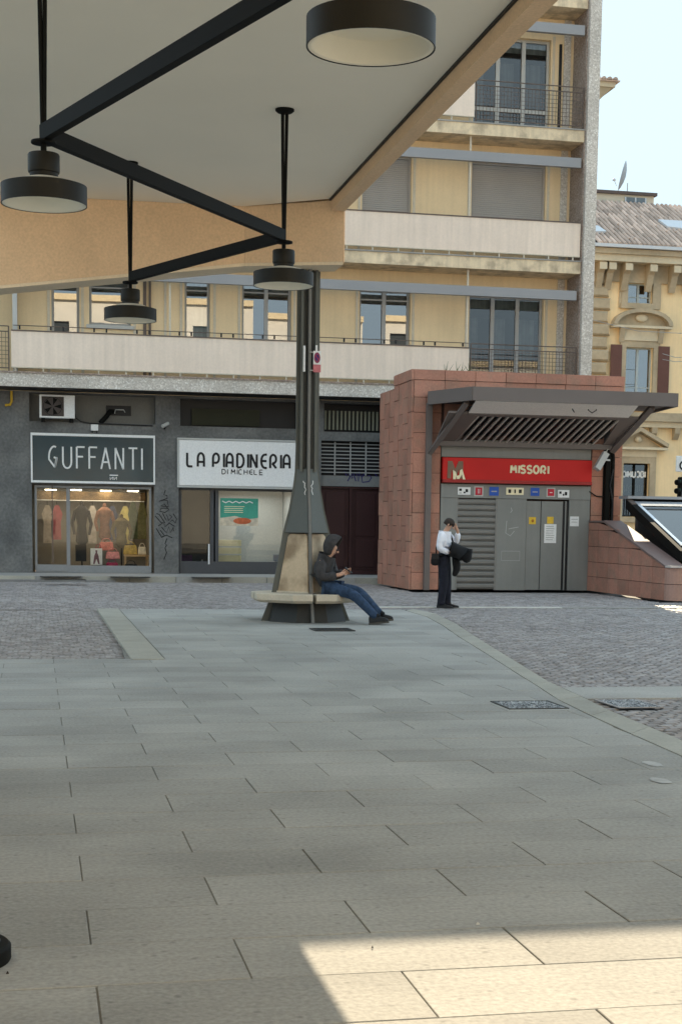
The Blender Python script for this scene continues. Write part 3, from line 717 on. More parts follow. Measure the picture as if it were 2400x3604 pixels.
# pipes and duct in the niche
pp = thing('exhaust_pipe', 'black bent exhaust pipe coming out of a dark vent beside the air conditioner', 'pipe', (2.2, YW, 4.4))
B(1.95, 2.63, YW+.28, YW+.315, 4.45, 4.72).build('vent', m_black, pp)
MB().tube([(1.78, YW-.02, 4.22), (1.95, YW+.05, 4.40), (2.05, YW+.2, 4.55), (2.15, YW+.3, 4.56)], .065, 10).build('elbow', m_dark, pp, smooth=True)
MB().tube([(2.18, YW+.2, 4.5), (2.2, YW+.15, 4.6), (2.42, YW+.15, 4.6), (2.46, YW+.2, 4.54)], .014, 6).build('hook_pipe', m_framelt, pp)
cb = MB(); cb.tube([(1.10, YW-.03, 4.45), (1.12, YW-.05, 4.33), (1.25, YW-.05, 4.24), (1.5, YW-.05, 4.2), (3.2, YW-.03, 4.18)], .018, 6)
tag(cb.build('cable', m_black), 'black cable sagging from the air conditioner along the ledge', 'cable')
al = thing('alarm_box', 'small white alarm box under the niche above the teal sign', 'alarm box', (1.6, YW, 4))
B(1.52, 1.72, YW-.1, YW-.001, 4.0, 4.17).build('case', m_white, al, bevel=.01); B(1.55, 1.57, YW-.09, YW-.04, 3.94, 3.998).build('foot', m_dark, al); B(1.67, 1.69, YW-.09, YW-.04, 3.94, 3.998).build('foot', m_dark, al)
sc = thing('security_camera', 'small pale security camera on the grey wall between the two shops', 'camera', (3.5, YW, 4.2))
MB().tube([(3.45, YW-.25, 4.16), (3.62, YW-.12, 4.25)], .05, 8).build('housing', m_framelt, sc); MB().tube([(3.55, YW-.14, 4.2), (3.52, YW-.01, 4.1)], .02, 6).build('arm', m_dark, sc)
yp = MB(); yp.tube([(-.75, YW-.06, 4.62), (-.62, YW-.08, 4.64), (-.58, YW-.08, 4.72), (-.58, YW-.08, 5.0)], .035, 8)
tag(yp.build('gas_pipe', mat('yellow paint', (.65, .4, .04), .5, .1, 3), smooth=True), 'yellow bent gas pipe at the top left of the dark wall', 'pipe')
# ---- goods in the clothes shop
def mannequin(x, y, z, h, m_, lab, grp='mannequin busts in the shop window', arms=True, headed=False):
    t = thing('mannequin', lab, 'mannequin', (x, y, z), grp)
    pr = [(.05, 0), (.10, .02*h), (.17, .10*h), (.13, .38*h), (.12, .45*h), (.17, .68*h), (.19, .80*h), (.10, .88*h), (.05, .90*h), (.05, .97*h), (.02, 1.0*h)]
    mb = MB(); mb.lathe(x, y, [(r, z+zz_) for r, zz_ in pr], 14); mb.v = [(vx, y+(vy-y)*.6, vz) for vx, vy, vz in mb.v]
    mb.build('bust', m_, t, smooth=True)
    MB().tube([(x, y, .14), (x, y, z)], .02, 6).build('stand', m_dark, t); MB().lathe(x, y, [(.16, .13), (.16, .15), (.02, .16)], 14).build('foot', m_dark, t)
    if arms:
        for s_ in (-1, 1): MB().tube([(x+s_*.17, y, z+.78*h), (x+s_*.26, y-.03, z+.5*h), (x+s_*.2, y-.1, z+.25*h)], [.06, .05, .035], 7).build('sleeve', m_, t, smooth=True)
    return t
mk = lambda n, c: mat(n, c, .8, .35, 9, .2, 30)
mannequin(1.28, YW+.75, .85, 1.25, m_blackc, 'headless mannequin in a long black coat, leftmost in the shop window')
B(1.1, 1.4, YW+.62, YW+.7, .42, .88).build('coat_skirt', m_blackc, None); tag(bpy.data.objects['coat_skirt'], 'black skirt hanging below the black coat in the shop window', 'skirt')
mannequin(1.92, YW+.9, 1.0, 1.05, mk('brown patterned dress', (.22, .10, .06)), 'mannequin in a brown patterned dress, middle of the shop window')
mannequin(2.38, YW+.75, .8, .95, mk('dark floral blouse', (.12, .09, .04)), 'smaller mannequin in a dark floral blouse, right of the brown dress')
B(1.72, 2.25, YW+.5, YW+1.0, .14, .72).build('display_block', m_wallwarm); tag(bpy.data.objects['display_block'], 'pale block under the handbags in the shop window', 'display block')
def bag(x, y, z, w_, d_, h_, m_, lab):
    t = thing('handbag', lab, 'handbag', (x, y, z), 'handbags in the shop window')
    MB().loft([[(x-w_/2, y-d_/2, z), (x+w_/2, y-d_/2, z), (x+w_/2, y+d_/2, z), (x-w_/2, y+d_/2, z)],
               [(x-w_/2*.85, y-d_/4, z+h_), (x+w_/2*.85, y-d_/4, z+h_), (x+w_/2*.85, y+d_/4, z+h_), (x-w_/2*.85, y+d_/4, z+h_)]]).build('body', m_, t, bevel=.02)
    MB().tube([(x-w_*.3, y, z+h_)]+[(x+w_*.3*math.cos(rad(a)), y, z+h_+.1*math.sin(rad(a))) for a in range(180, -1, -30)]+[(x+w_*.3, y, z+h_)], .01, 5).build('handle', m_, t)
bag(1.95, YW+.62, .73, .42, .14, .24, mk('coral leather', (.6, .18, .14)), 'coral pink handbag on the pale block')
bag(2.12, YW+.45, .5, .4, .13, .2, mk('pink leather', (.7, .28, .27)), 'light pink clutch bag in front of the coral one')
bag(1.72, YW+.4, .55, .22, .13, .26, mk('plum leather', (.22, .03, .07)), 'plum coloured handbag beside the white card')
bag(2.1, YW+.42, .16, .36, .13, .24, mk('crimson leather', (.35, .03, .09)), 'crimson handbag on the shop window floor')
bag(2.62, YW+.7, .62, .4, .16, .26, mk('mustard canvas', (.5, .34, .09)), 'mustard tote bag on the wooden table')
bag(2.95, YW+.7, .62, .24, .16, .22, mk('cream leather', (.7, .6, .45)), 'cream handbag at the right end of the wooden table')
bag(2.62, YW+.4, .16, .4, .14, .2, m_blackc, 'black handbag under the wooden table')
tb = thing('display_table', 'light wooden display table at the right of the shop window', 'table', (2.8, YW+.7, .13))
B(2.45, 3.12, YW+.5, YW+.95, .57, .615).build('table_top', m_wood, tb)
for a, b in ((2.48, YW+.53), (3.09, YW+.53), (2.48, YW+.92), (3.09, YW+.92)): B(a-.02, a+.02, b-.02, b+.02, .13, .568).build('leg', m_wood, tb)
for i, (a, lb) in enumerate(((2.75, 'dark green patterned dress hanging at the right of the clothes shop'), (3.0, 'olive blouse hanging beside the green dress'))):
    t = thing('hanging_dress', lb, 'dress', (a, YW+1.5, 1.2), 'dresses hanging in the clothes shop')
    MB().prismY([(a-.13, 1.05), (a+.13, 1.05), (a+.11, 1.6), (a+.15, 1.75), (a+.05, 2.1), (a-.05, 2.1), (a-.15, 1.75), (a-.11, 1.6)], YW+1.45, YW+1.5).build('dress', mk('green print', (.06, .08, .035)) if i == 0 else mk('olive cloth', (.14, .13, .05)), t)
    MB().tube([(a, YW+1.47, 2.09), (a, YW+1.47, 2.3)], .006, 4).build('hanger', m_dark, t)
for i, (a, c_, lb) in enumerate(((.35, (.35, .30, .24), 'pale beige garment on the rack behind the shop door'), (.62, (.28, .05, .06), 'dark red garment on the rack behind the shop door'), (1.62, (.30, .28, .25), 'grey garment between the black coat and the brown dress'),
        (2.18, (.04, .05, .09), 'navy garment at the back of the clothes shop, right of the brown dress'), (2.55, (.42, .36, .12), 'ochre garment at the back of the clothes shop, by the green dress'))):
    t = thing('hanging_garment', lb, 'garment', (a, YW+1.9, 1.0), 'garments on the back rack of the clothes shop')
    MB().prismY([(a-.12, .9+.1*(i % 2)), (a+.12, .9+.1*(i % 2)), (a+.10, 1.5), (a+.16, 1.72), (a+.05, 1.98), (a-.05, 1.98), (a-.16, 1.72), (a-.10, 1.5)], YW+1.88, YW+1.95).build('garment', mat('garment cloth %d' % i, c_, .9, .3, 8), t)
    MB().tube([(a, YW+1.9, 1.97), (a, YW+1.9, 2.12)], .006, 4).build('hanger', m_dark, t)
rk = MB().tube([(.05, YW+1.9, 2.12), (3.1, YW+1.9, 2.12)], .014, 6).build('clothes_rail', m_framelt); tag(rk, 'metal rail across the back of the clothes shop', 'clothes rail')
bh = B(.02, 3.14, YW+2.0, YW+2.5, 2.14, 2.38).build('back_valance', mat('olive brown valance', (.10, .065, .03), .9, .5, 5, .2, 20)); tag(bh, 'olive brown band above the back rail of the clothes shop', 'valance')
cd = thing('price_card', 'white card with a dark printed figure standing in the shop window', 'card', (1.72, YW+.24, .33))
xa, za = P(320, 1985, YW+.24); xb, zb = P(361, 1930, YW+.24)
B(xa, xb, YW+.24, YW+.25, .335, zb).build('card', m_white, cd); mb = MB(); xm = (xa+xb)/2
mb.prismY([(xm-.09, .36), (xm-.05, .36), (xm, .5), (xm+.05, .36), (xm+.09, .36), (xm+.06, .58), (xm+.02, .68), (xm+.03, .74), (xm-.03, .74), (xm-.02, .68), (xm-.06, .58)], YW+.235, YW+.239); mb.build('printed_figure', mk('print grey', (.2, .1, .12)), cd)
# flatbread shop goods
ps = thing('poster', 'green and white food poster with a red dish stuck inside the shop window', 'poster', (5.6, YW+.18, 1.5))
xa, za = P(776, 1850, YW+.19); xb, zb = P(909, 1755, YW+.19)
B(xa, xb, YW+.185, YW+.193, za, zb).build('sheet', mat('sea green print', (.06, .34, .25), .5, .1, 3), ps)
W_ = xb-xa; H_ = zb-za
MB().prismY([(xa, za), (xb, za), (xb, za+H_*.3), (xa+W_*.7, za+H_*.24), (xa+W_*.4, za+H_*.36), (xa, za+H_*.28)], YW+.181, YW+.184).build('printed_cream', mat('cream print', (.6, .52, .4), .5, .3, 9), ps)
mb = MB(); mb.sphere((xa+W_*.58, YW+.179, za+H_*.18), W_*.24, .004, H_*.12); mb.build('printed_dish', mat('red dish print', (.55, .13, .05), .5, .3, 12), ps)
mb = MB(); mb.tube([(xa+W_*(.05+i*.09), YW+.182, za+H_*(.86+.03*(-1)**i)) for i in range(10)], .016, 5, .2); mb.build('printed_wave', m_white, ps)
for i in range(4): B(xa+W_*.1, xa+W_*random.uniform(.55, .68), YW+.181, YW+.184, za+H_*(.48+i*.07), za+H_*(.50+i*.07)).build('printed_line', m_cream, ps)
ct = thing('counter', 'cream counter with three shelves in the flatbread shop', 'counter', (5.5, YW+.7, .13))
for i in range(3): B(5.1, 5.75, YW+.6, YW+1.0, .45+i*.22, .62+i*.22).build('drawer', mat('cream laminate', (.62, .56, .36), .5, .08, 3), ct)
B(5.08, 5.77, YW+.58, YW+1.02, .13, .44).build('plinth', m_frame, ct)
bx = B(4.03, 4.35, YW+.6, YW+.9, .14, .62).build('cardboard_box', mat('purple box', (.14, .03, .14), .7, .2, 5)); tag(bx, 'purple box behind the glass door of the flatbread shop', 'box')
bx = B(6.7, 6.98, YW+.6, YW+.8, .47, .66).build('storage_box', mat('blue grey box', (.17, .2, .26), .7, .2, 5)); tag(bx, 'blue grey box low in the flatbread shop window by the lamp post', 'box')
B(6.6, 7.1, YW+.58, YW+.85, .13, .46).build('low_shelf', m_frame); tag(bpy.data.objects['low_shelf'], 'low grey shelf carrying the blue grey box', 'shelf')
gn = MB().lathe(4.62, YW+.5, [(.06, .13), (.075, .2), (.05, .4), (.015, .5)], 10).build('plastic_bottle', m_white, smooth=True); tag(gn, 'white bottle standing inside the glass door of the flatbread shop', 'bottle')

# building far behind, whose eaves show past the corner fin
bb = thing('rear_house', 'pale house behind the apartment block with a tiled eave corner', 'building', (15, 56, 0))
B(2, 17.75, 51, 62, 0, 15.9).build('wall', m_pyel, bb)
MB().hexa([(1, 50.5, 15.35), (18.16, 50.5, 15.35), (18.16, 62, 15.35), (1, 62, 15.35)], [(1, 50, 16.0), (18.75, 50, 16.0), (18.75, 62, 16.0), (1, 62, 16.0)]).build('eave_cove', m_pstonel, bb)
B(1, 18.85, 49.9, 62, 16.002, 16.16).build('cornice', m_pstonel, bb)
rr = B(1, 18.98, 49.8, 62, 16.162, 16.2).build('roof', m_roof, bb)
tm = MB().loft([[( .09*math.cos(a), 0, .09*math.sin(a)) for a in (0, .8, 1.57, 2.35, 3.14)], [(.09*math.cos(a), .5, .09*math.sin(a)) for a in (0, .8, 1.57, 2.35, 3.14)]]).mesh('roof_tile', m_roof)
for i in range(9): piece('roof_tile', tm, (17.2+i*.2, 49.75, 16.2), bb)

# opposite side of the square, behind the camera: only its reflection shows in the panes
ob = thing('opposite_building', 'cream building across the square reflected in the window panes', 'building', (6, -20, 0))
mop = mat('cream far render', (.62, .60, .56), .9, .1, .5); mdg = mat('dark reflecting glass', (.05, .06, .07), .15, 0)
for (xa, xb, hh) in ((-30, 9, 16.2), (9.05, 17, 13.2), (17.05, 25.5, 15.6), (25.55, 45, 12.8)):
    hl = [(x, x+1.4, z, z+2.1) for x in np.arange(xa+1, xb-1.5, 3.4) for z in (5.5, 9.3, 12.7) if z+2.5 < hh]
    mb = MB(); wall_holes(mb, xa, xb, 0, hh, -21, -20.6, hl); mb.build('wall', mop, ob)
    B(xa, xb, -20.9, -20.85, 0, hh-.1).build('dark_panes', mdg, ob)
    B(xa, xb, -21.5, -20.3, hh+.002, hh+.4).build('cornice', m_pstonel, ob)

# ================================================================== PALACE AT THE RIGHT
YP = 78.0
pal = thing('palace', 'old yellow palace with brown stone window surrounds and terracotta tiled roof', 'building', (32, YP, 0))
X0 = 27.2; X1 = 46
W1 = [onY(2207, 996, YP), onY(2292, 1070, YP)]           # attic window
def rect(a, b): return (min(a[0], b[0]), max(a[0], b[0]), min(a[1], b[1]), max(a[1], b[1]))
attic = rect(*W1); piano = rect(onY(2200, 1222, YP), onY(2290, 1400, YP)); piano = (piano[0], piano[1], piano[2]-.4, piano[3])
grd = rect(onY(2190, 1630, YP), onY(2278, 1780, YP)); grd = (grd[0], grd[1], grd[2]-.6, grd[3])
pitch = 4.55
holes = []
for j in range(-1, 4):
    for (a, b, c, d) in (attic, piano, grd): holes.append((a+j*pitch, b+j*pitch, c, d))
mb = MB(); wall_holes(mb, X0-8, X1, 0, 16.2, YP, YP+.6, holes); mb.build('wall', m_pyel, pal)
B(X0-8, X1, YP+3, YP+14, 0, 15.6).build('core', m_room, pal)
zc0 = onY(2250, 935, YP)[1]; zf0 = onY(2250, 1020, YP)[1]
B(X0-8, X1, YP-.12, YP-.001, zf0+.35, zc0-.001).build('frieze', m_pstone, pal)
B(X0-8, X1, YP-1.0, YP-.001, zc0, zc0+.35).build('cornice', m_pstonel, pal); B(X0-8, X1, YP-1.15, YP-.001, zc0+.351, zc0+.62).build('cornice_top', m_pstone, pal)
B(X0-8, X1, YP-1.38, YP-1.152, zc0+.64, zc0+.80).build('gutter', m_zinc, pal)
br = MB().prismX([(0, 0), (-.75, 0), (-.8, -.35), (-.5, -.55), (-.3, -1.0), (-.12, -1.35), (0, -1.35)], -.17, .17).mesh('bracket', m_pstone)
capm = B(-.2, .2, -.86, -.8, -.42, -.08).mesh('bracket_face', m_pstonel)
xs_ = [onY(px, 930, YP)[0] for px in (2100, 2133, 2190, 2276, 2359, 2410)]; xs_ += [xs_[-1]+1.35*(i+1) for i in range(5)]
for xx in xs_:
    b_ = piece('bracket', br, (xx, YP-.122, zc0-.003), pal); ORG[b_.name] = (0, 0, 0); c_ = piece('bracket_face', capm, (0, 0, 0), b_)
# quoins
qm = MB().loft([[(0, 0, 0), (1.15, 0, 0), (1.15, .25, 0), (0, .25, 0)], [(0, -.12, .09), (1.05, -.12, .09), (1.15, .25, .09), (0, .25, .09)], [(0, -.12, .5), (1.05, -.12, .5), (1.15, .25, .5), (0, .25, .5)], [(0, 0, .6), (1.15, 0, .6), (1.15, .25, .6), (0, .25, .6)]]).mesh('quoin', m_pstone)
xq = onY(2140, 1200, YP)[0]-1.15
z = .3
while z < zf0+.2: piece('quoin', qm, (xq - (0 if int(z/.66) % 2 else .1), YP-.15, z), pal); z += .66
B(xq-3, xq, YP-.1, YP-.001, 0, zf0+.3).build('stone_pier', m_pstone, pal)
def pal_window(r, kind, dx):
    a, b, c, d = r[0]+dx, r[1]+dx, r[2], r[3]; t = .34
    s_ = MB(); s_.box(a-t, a-.001, YP-.14, YP+.2, c-.02, d+t).box(b+.001, b+t, YP-.14, YP+.2, c-.02, d+t).box(a, b, YP-.14, YP+.2, d+.001, d+t).box(a-t-.05, b+t+.05, YP-.22, YP+.2, c-.30, c-.021)
    if kind == 'attic': s_.box(a-t-.12, a-t-.001, YP-.1, YP, c-.28, d+t+.1).box(b+t+.001, b+t+.12, YP-.1, YP, c-.28, d+t+.1)
    w_ = s_.build('window_surround', m_pstone, pal)
    fr = MB(); e = .07; xm = (a+b)/2; y = YP+.22
    fr.box(a, a+e, y, y+.1, c, d).box(b-e, b, y, y+.1, c, d).box(a+e, b-e, y, y+.1, d-e, d).box(a+e, b-e, y, y+.1, c, c+e).box(xm-.06, xm+.06, y-.01, y+.1, c+e, d-e)
    if kind != 'ground': fr.box(a+e, b-e, y+.01, y+.09, c+(d-c)*.3, c+(d-c)*.3+.05)
    fr.build('frame', mat('pale blue grey frame', (.42, .47, .48), .6, .05, 2) if kind != 'ground' else m_dark, w_)
    B(a+e, b-e, y+.05, y+.055, c+e, d-e).build('pane', m_wglass if kind != 'ground' else m_wglass2, w_)
    if kind != 'ground': B(a, b, y+.3, y+.31, c, d).build('blind', mat('dull net blind', (.4, .42, .4), .9, .3, 2, 0, streak=.3), w_)
    if kind == 'piano':
        B(a, b, y+.4, y+.42, c, d).build('curtain', mat('pale net curtain', (.7, .72, .66), .9, .2, 2, 0, streak=.2), w_)
        n = 12; cx = (a+b)/2; R = (b-a)/2+t+.55; zb = d+t+.75
        # entablature and segmental pediment
        B(a-t-.05, b+t+.05, YP-.2, YP-.001, d+t+.001, zb-.13).build('entablature', m_pstonel, w_)
        B(cx-R, cx+R, YP-.5, YP-.001, zb-.129, zb).build('pediment_base', m_pstonel, w_)
        arcp = [(cx+R*math.cos(math.pi*(1-i/n)), zb+.02+R*.52*math.sin(math.pi*i/n)) for i in range(n+1)]
        arci = [(cx+(R-.22)*math.cos(math.pi*(1-i/n)), zb+.02+(R*.52-.2)*math.sin(math.pi*i/n)) for i in range(n+1)]
        q = MB()
        for i in range(n): q.loft([[(arci[i][0], y_, arci[i][1]), (arcp[i][0], y_, arcp[i][1]), (arcp[i+1][0], y_, arcp[i+1][1]), (arci[i+1][0], y_, arci[i+1][1])] for y_ in (YP-.55, YP-.001)], cap=True)
        q.build('pediment_arch', m_pstone, w_); MB().prismY(arci, YP-.12, YP-.002).build('tympanum', m_pstone, w_)
        mb = MB(); mb.sphere((cx, YP-.2, zb+.42), .35, .12, .2); mb.build('tympanum_carving', m_pstonel, w_)
        for s_ in (-1, 1):
            xx = cx+s_*((b-a)/2+t-.02); MB().prismX([(YP-.2, d+t-.1), (YP-.42, zb-.14), (YP-.2, zb-.14)], xx-.14, xx+.14).build('console', m_pstone, w_)
            x_a = a-t-.44 if s_ < 0 else b+t+.02; sh_ = B(x_a-.1, x_a+.52, YP-.2, YP-.145, c, d+.1).build('shutter', m_shred, w_)
            for i in range(18): B(x_a-.04, x_a+.46, YP-.215, YP-.201, c+.1+i*(d-c)/18, c+.16+i*(d-c)/18).build('louvre', m_shred, w_) if dx == 0 else None
    if kind == 'ground':
        cx = (a+b)/2; R = (b-a)/2+t+.5; zb = d+t+.5
        B(a-t, b+t, YP-.18, YP-.001, d+t+.001, zb-.13).build('entablature', m_pstonel, w_); B(cx-R, cx+R, YP-.5, YP-.001, zb-.129, zb).build('pediment_base', m_pstonel, w_)
        for s_ in (-1, 1):
            MB().prismY([(cx+s_*R, zb+.002), (cx+s_*(R+.02), zb+.2), (cx, zb+1.05), (cx, zb+.83)], YP-.55, YP-.001).build('pediment_slope', m_pstone, w_)
        MB().prismY([(cx-R+.25, zb+.002), (cx+R-.25, zb+.002), (cx, zb+.82)], YP-.12, YP-.002).build('tympanum', m_pstone, w_)
        mb = MB(); mb.sphere((cx, YP-.2, zb+.42), .2, .12, .16); mb.build('tympanum_carving', m_pstonel, w_)
        if dx == 0:
            B(a+e, b-e, YP+.8, YP+.82, c, d).build('dark_backing', m_dark, w_)
            lettering('letter', 'OInUcBI', a+.08, b-.08, d-.72, d-.42, YP+.20, .045, m_white, w_, .02)
            q = MB()
            for i in range(11): q.box(a+.12+i*.12, a+.19+i*.12, YP+.3, YP+.32, d-1.55+.05*(i % 3), d-1.12-.04*(i % 2))
            q.build('window_lettering', m_cream, w_)
            for i in range(12): B(a+.05+i*.13, a+.075+i*.13, YP+.14, YP+.17, c, d-1.7).build('bar', m_dark, w_)
for j in range(0, 3):
    pal_window(attic, 'attic', j*pitch); pal_window(piano, 'piano', j*pitch); pal_window(grd, 'ground', j*pitch)
zs = onY(2280, 1505, YP)[1]
B(X0-8, X1, YP-.35, YP-.001, zs, zs+.3).build('string_course', m_pstonel, pal); B(X0-8, X1, YP-.55, YP-.001, zs+.301, zs+.75).build('balcony_ledge', m_pstone, pal)
bm_ = MB().prismX([(0, 0), (-.45, 0), (-.4, -.3), (-.15, -.6), (0, -.6)], -.15, .15).mesh('ledge_bracket', m_pstone)
for px in (2178, 2292, 2372): piece('ledge_bracket', bm_, (onY(px, 1525, YP)[0], YP-.001, zs-.002), pal)
# roof: sloping plane with rows of half-round tiles
zr0 = zc0+.72; slope = .5; Lr = 7.2
MB().prismX([(YP-1.2, zr0), (YP-1.2+Lr, zr0+Lr*slope), (YP-1.2+Lr+7, zr0), ], X0-8, X1).build('roof', mat('roof bed', (.09, .06, .05), .95, .2, 1), pal)
th = math.atan(slope); TL = 1.0; TWd = .21
tp = MB().loft([[(TWd*.5*math.cos(a)*q, yy, TWd*.5*math.sin(a)*q) for a in (0, .63, 1.26, 1.88, 2.51, 3.14)] for yy, q in ((0, 1.0), (TL, .82))]).mesh('roof_tile', m_roof)
ncol = 0; tiles_obj = 0; restv = MB()
x = onY(2085, 800, YP)[0]; xr_ = onY(2400, 800, YP)[0]+4.2
cols = int((xr_-x)/(TWd*1.28)); nrow = int(Lr/math.cos(th)/.88)
for i in range(cols):
    for j in range(nrow):
        s_ = j*.88
        if tiles_obj < 298:
            o = piece('roof_tile', tp, (x+i*TWd*1.28+random.uniform(-.02, .02), YP-1.25+s_*math.cos(th), zr0+.03+s_*math.sin(th)+.02), pal, rot=(th+.03, 0, random.uniform(-.04, .04)), scale=(1.08, 1, 1.5)); tiles_obj += 1
        else:
            o2 = [(x+i*TWd*1.28+q[0]*1.08, YP-1.25+s_*math.cos(th)+q[1]*math.cos(th)-q[2]*math.sin(th), zr0+.05+s_*math.sin(th)+q[2]*1.5*math.cos(th)+q[1]*math.sin(th)) for q in [tuple(v.co) for v in tp.vertices]]
            restv.add(o2, [tuple(p.vertices) for p in tp.polygons])
if restv.v: restv.build('roof_tiles_rest', mat('terracotta roof tile rest', (.54, .41, .33), .85, .1, .6, .06, 10, island=.3), pal, kind='stuff')
# skylights on the roof
def on_roof(px, py):
    # intersect the view ray with the roof slope
    d = ray(px, py); a = zr0-slope*(YP-1.2)    # z = a + slope*y
    t = (a-EYE)/(d.z-slope*d.y); return (d.x*t, d.y*t, EYE+d.z*t)
for pts, lb in (((( 2312, 790), (2400, 795), (2430, 825), (2345, 815)), ''), (((2080, 812), (2100, 812), (2130, 832), (2080, 832)), '')):
    q = [on_roof(*p) for p in pts]; up = Vector((0, -slope, 1)).normalized()
    MB().hexa([Vector(p)+up*.16 for p in q], [Vector(p)+up*.28 for p in q]).build('skylight', m_zinc, pal)
# roof terrace hut with window, and dish on it
Yh = YP+6.2
xa, za = onY(2080, 690, Yh); xb, zt = onY(2300, 684, Yh)
hut = B(xa-2, xb, Yh, Yh+4, zr0, zt-.12).build('roof_hut', mat('pale hut render', (.62, .54, .42), .9, .1, .7), pal)
B(xa-2, xb+.15, Yh-.15, Yh+4, zt-.119, zt+.05).build('hut_roof', mat('brown hut roof', (.12, .09, .08), .8, .1, 1), hut)
xw, zw = onY(2200, 694, Yh); xw2, zw2 = onY(2266, 735, Yh)
f = MB(); f.box(xw, xw2, Yh-.05, Yh-.001, zw2, zw); f.build('hut_window', mat('dull blue pane', (.16, .19, .21), .2, .2, 2), hut)
for q in (xw-.06, (xw+xw2)/2-.03, xw2): B(q, q+.07, Yh-.09, Yh-.051, zw2, zw).build('hut_window_bar', m_zinc, hut)
gd = MB(); q0 = on_roof(2215, 745); 
dsh = thing('satellite_dish', 'pale tilted satellite dish on a thin mast above the palace roof', 'satellite dish', (0, 0, 0)); 
xd, zd = onY(2229, 680, Yh); ORG[dsh.name] = (xd, Yh+1, zd); dsh.location = (xd, Yh+1, zd)
MB().tube([(xd, Yh+1, zd-.1), (xd, Yh+1, zd+.75)], .035, 6).build('mast', m_zinc, dsh); MB().tube([(xd, Yh+1, zd+.3), (xd+.25, Yh+1.0, zd)], .025, 5).build('strut', m_frame, dsh)
mb = MB(); rings = []
for rr_, dd in ((.05, 0), (.36, .04), (.66, .13), (.84, .22)):
    rings.append([(rr_*math.cos(2*math.pi*k/20), dd, rr_*math.sin(2*math.pi*k/20)) for k in range(20)])
mb.loft(rings, cap=False); R_ = Matrix.Rotation(rad(68), 3, 'Z') @ Matrix.Rotation(rad(14), 3, 'X')
mb.v = [tuple(R_ @ Vector(p)+Vector((xd-.12, Yh+1, zd+1.12))) for p in mb.v]; mb.build('dish', mat('dish grey', (.42, .44, .45), .5, .1, 2), dsh, smooth=True)
xl, zl = onY(2160, 633, Yh+1); MB().tube([(xl, Yh+1, zl), (xd-.65, Yh+1, zd+.55)], .02, 5).build('feed_arm', m_zinc, dsh); MB().sphere((xl, Yh+1, zl), .1, .1, .08).build('feed_horn', m_zinc, dsh)

# ================================================================== STATION ENTRANCE BLOCK
st = thing('station_entrance', 'red stone clad underground station entrance with metal doors and canopy', 'building', (11.5, YM, 0))
XL, XR = 8.86, 14.25; ZT1 = 5.27; ZT0 = 4.95; YBk = 39.95
B(XL+.05, XR-.05, YM+.3, 38.35, 0, ZT1-.02).build('core', m_tilej, st); B(XL+.05, XR-.05, 38.36, YBk-.05, 0, ZT0-.02).build('core', m_tilej, st)
B(XL+.05, 9.60, YM+.05, YM+.3, 0, ZT1-.02).build('core', m_tilej, st); B(13.46, XR-.05, YM+.05, YM+.3, 0, ZT1-.02).build('core', m_tilej, st); B(9.6, 13.46, YM+.05, YM+.3, 3.66, ZT1-.02).build('core', m_tilej, st)
tile_cache = {}
def tile(x0, x1, y0, y1, z0, z1, par=st):
    g = .006; k_ = (round(x1-x0, 3), round(y1-y0, 3), round(z1-z0, 3))
    if k_ not in tile_cache:
        a, b, c = k_; e = .007
        mb = MB().box(g if a > .1 else 0, a-(g if a > .1 else 0), g if b > .1 else 0, b-(g if b > .1 else 0), g, c-g); tile_cache[k_] = mb.mesh('stone_tile', m_tile)
    j = random.uniform(-.009, .009)
    piece('stone_tile', tile_cache[k_], (x0+(j if x1-x0 < .1 else 0), y0+(j if y1-y0 < .1 else 0), z0), par)
rowsz = [0, .42, .90, 1.38, 1.86, 2.34, 2.82, 3.30, 3.78, 4.26, 4.62]
# left side face: staggered narrow courses
ycuts = [YM+.0, 36.85, 37.35, 37.85, 38.35, 38.85, 39.40, 39.95]
for i in range(7):
    a, b = ycuts[i], ycuts[i+1]; top = ZT1-.25 if b <= 38.4 else ZT0; z = 0; h0 = .3 if i % 2 else .55
    hs = []
    while z < top-1e-3:
        h = h0 if z == 0 else .62
        h = min(h, top-z)
        if top-z-h < .16: h = top-z
        tile(XL, XL+.045, a, b, z, z+h); z += h
    if b <= 38.4: tile(XL-.02, XL+.045, a-(.02 if i == 0 else 0), b, ZT1-.25, ZT1)
# front faces
for a, b in ((XL+.046, 9.22), (9.22, 9.60)):
    for z0, z1 in zip(rowsz, rowsz[1:]): tile(a, b, YM, YM+.045, z0, z1)
for a, b in ((13.46, 13.76), (13.92, XR-.0)):
    for z0, z1 in zip(rowsz, rowsz[1:]): tile(a, b, YM, YM+.045, z0, z1)
for i in range(7):
    a = XL+.046+i*(XR-XL-.046)/7; b = a+(XR-XL-.046)/7
    tile(a, b, YM, YM+.045, 4.62, 5.03); tile(a, b, YM-.02, YM+.045, 5.03, ZT1)
    if 9.5 < b: tile(max(a, 9.6), min(b, 13.46), YM+.0, YM+.045, 3.95, 4.62) if min(b, 13.46)-max(a, 9.6) > .12 else None
B(XL, XR, YM+.05, 38.35, ZT1-.019, ZT1+.01).build('coping', m_tile, st); B(XL, XR, 38.36, YBk, ZT0-.019, ZT0+.01).build('coping', m_tile, st)
B(13.76, 13.92, YM+.02, YM+.045, 0, 4.6).build('dark_recess', m_black, st)
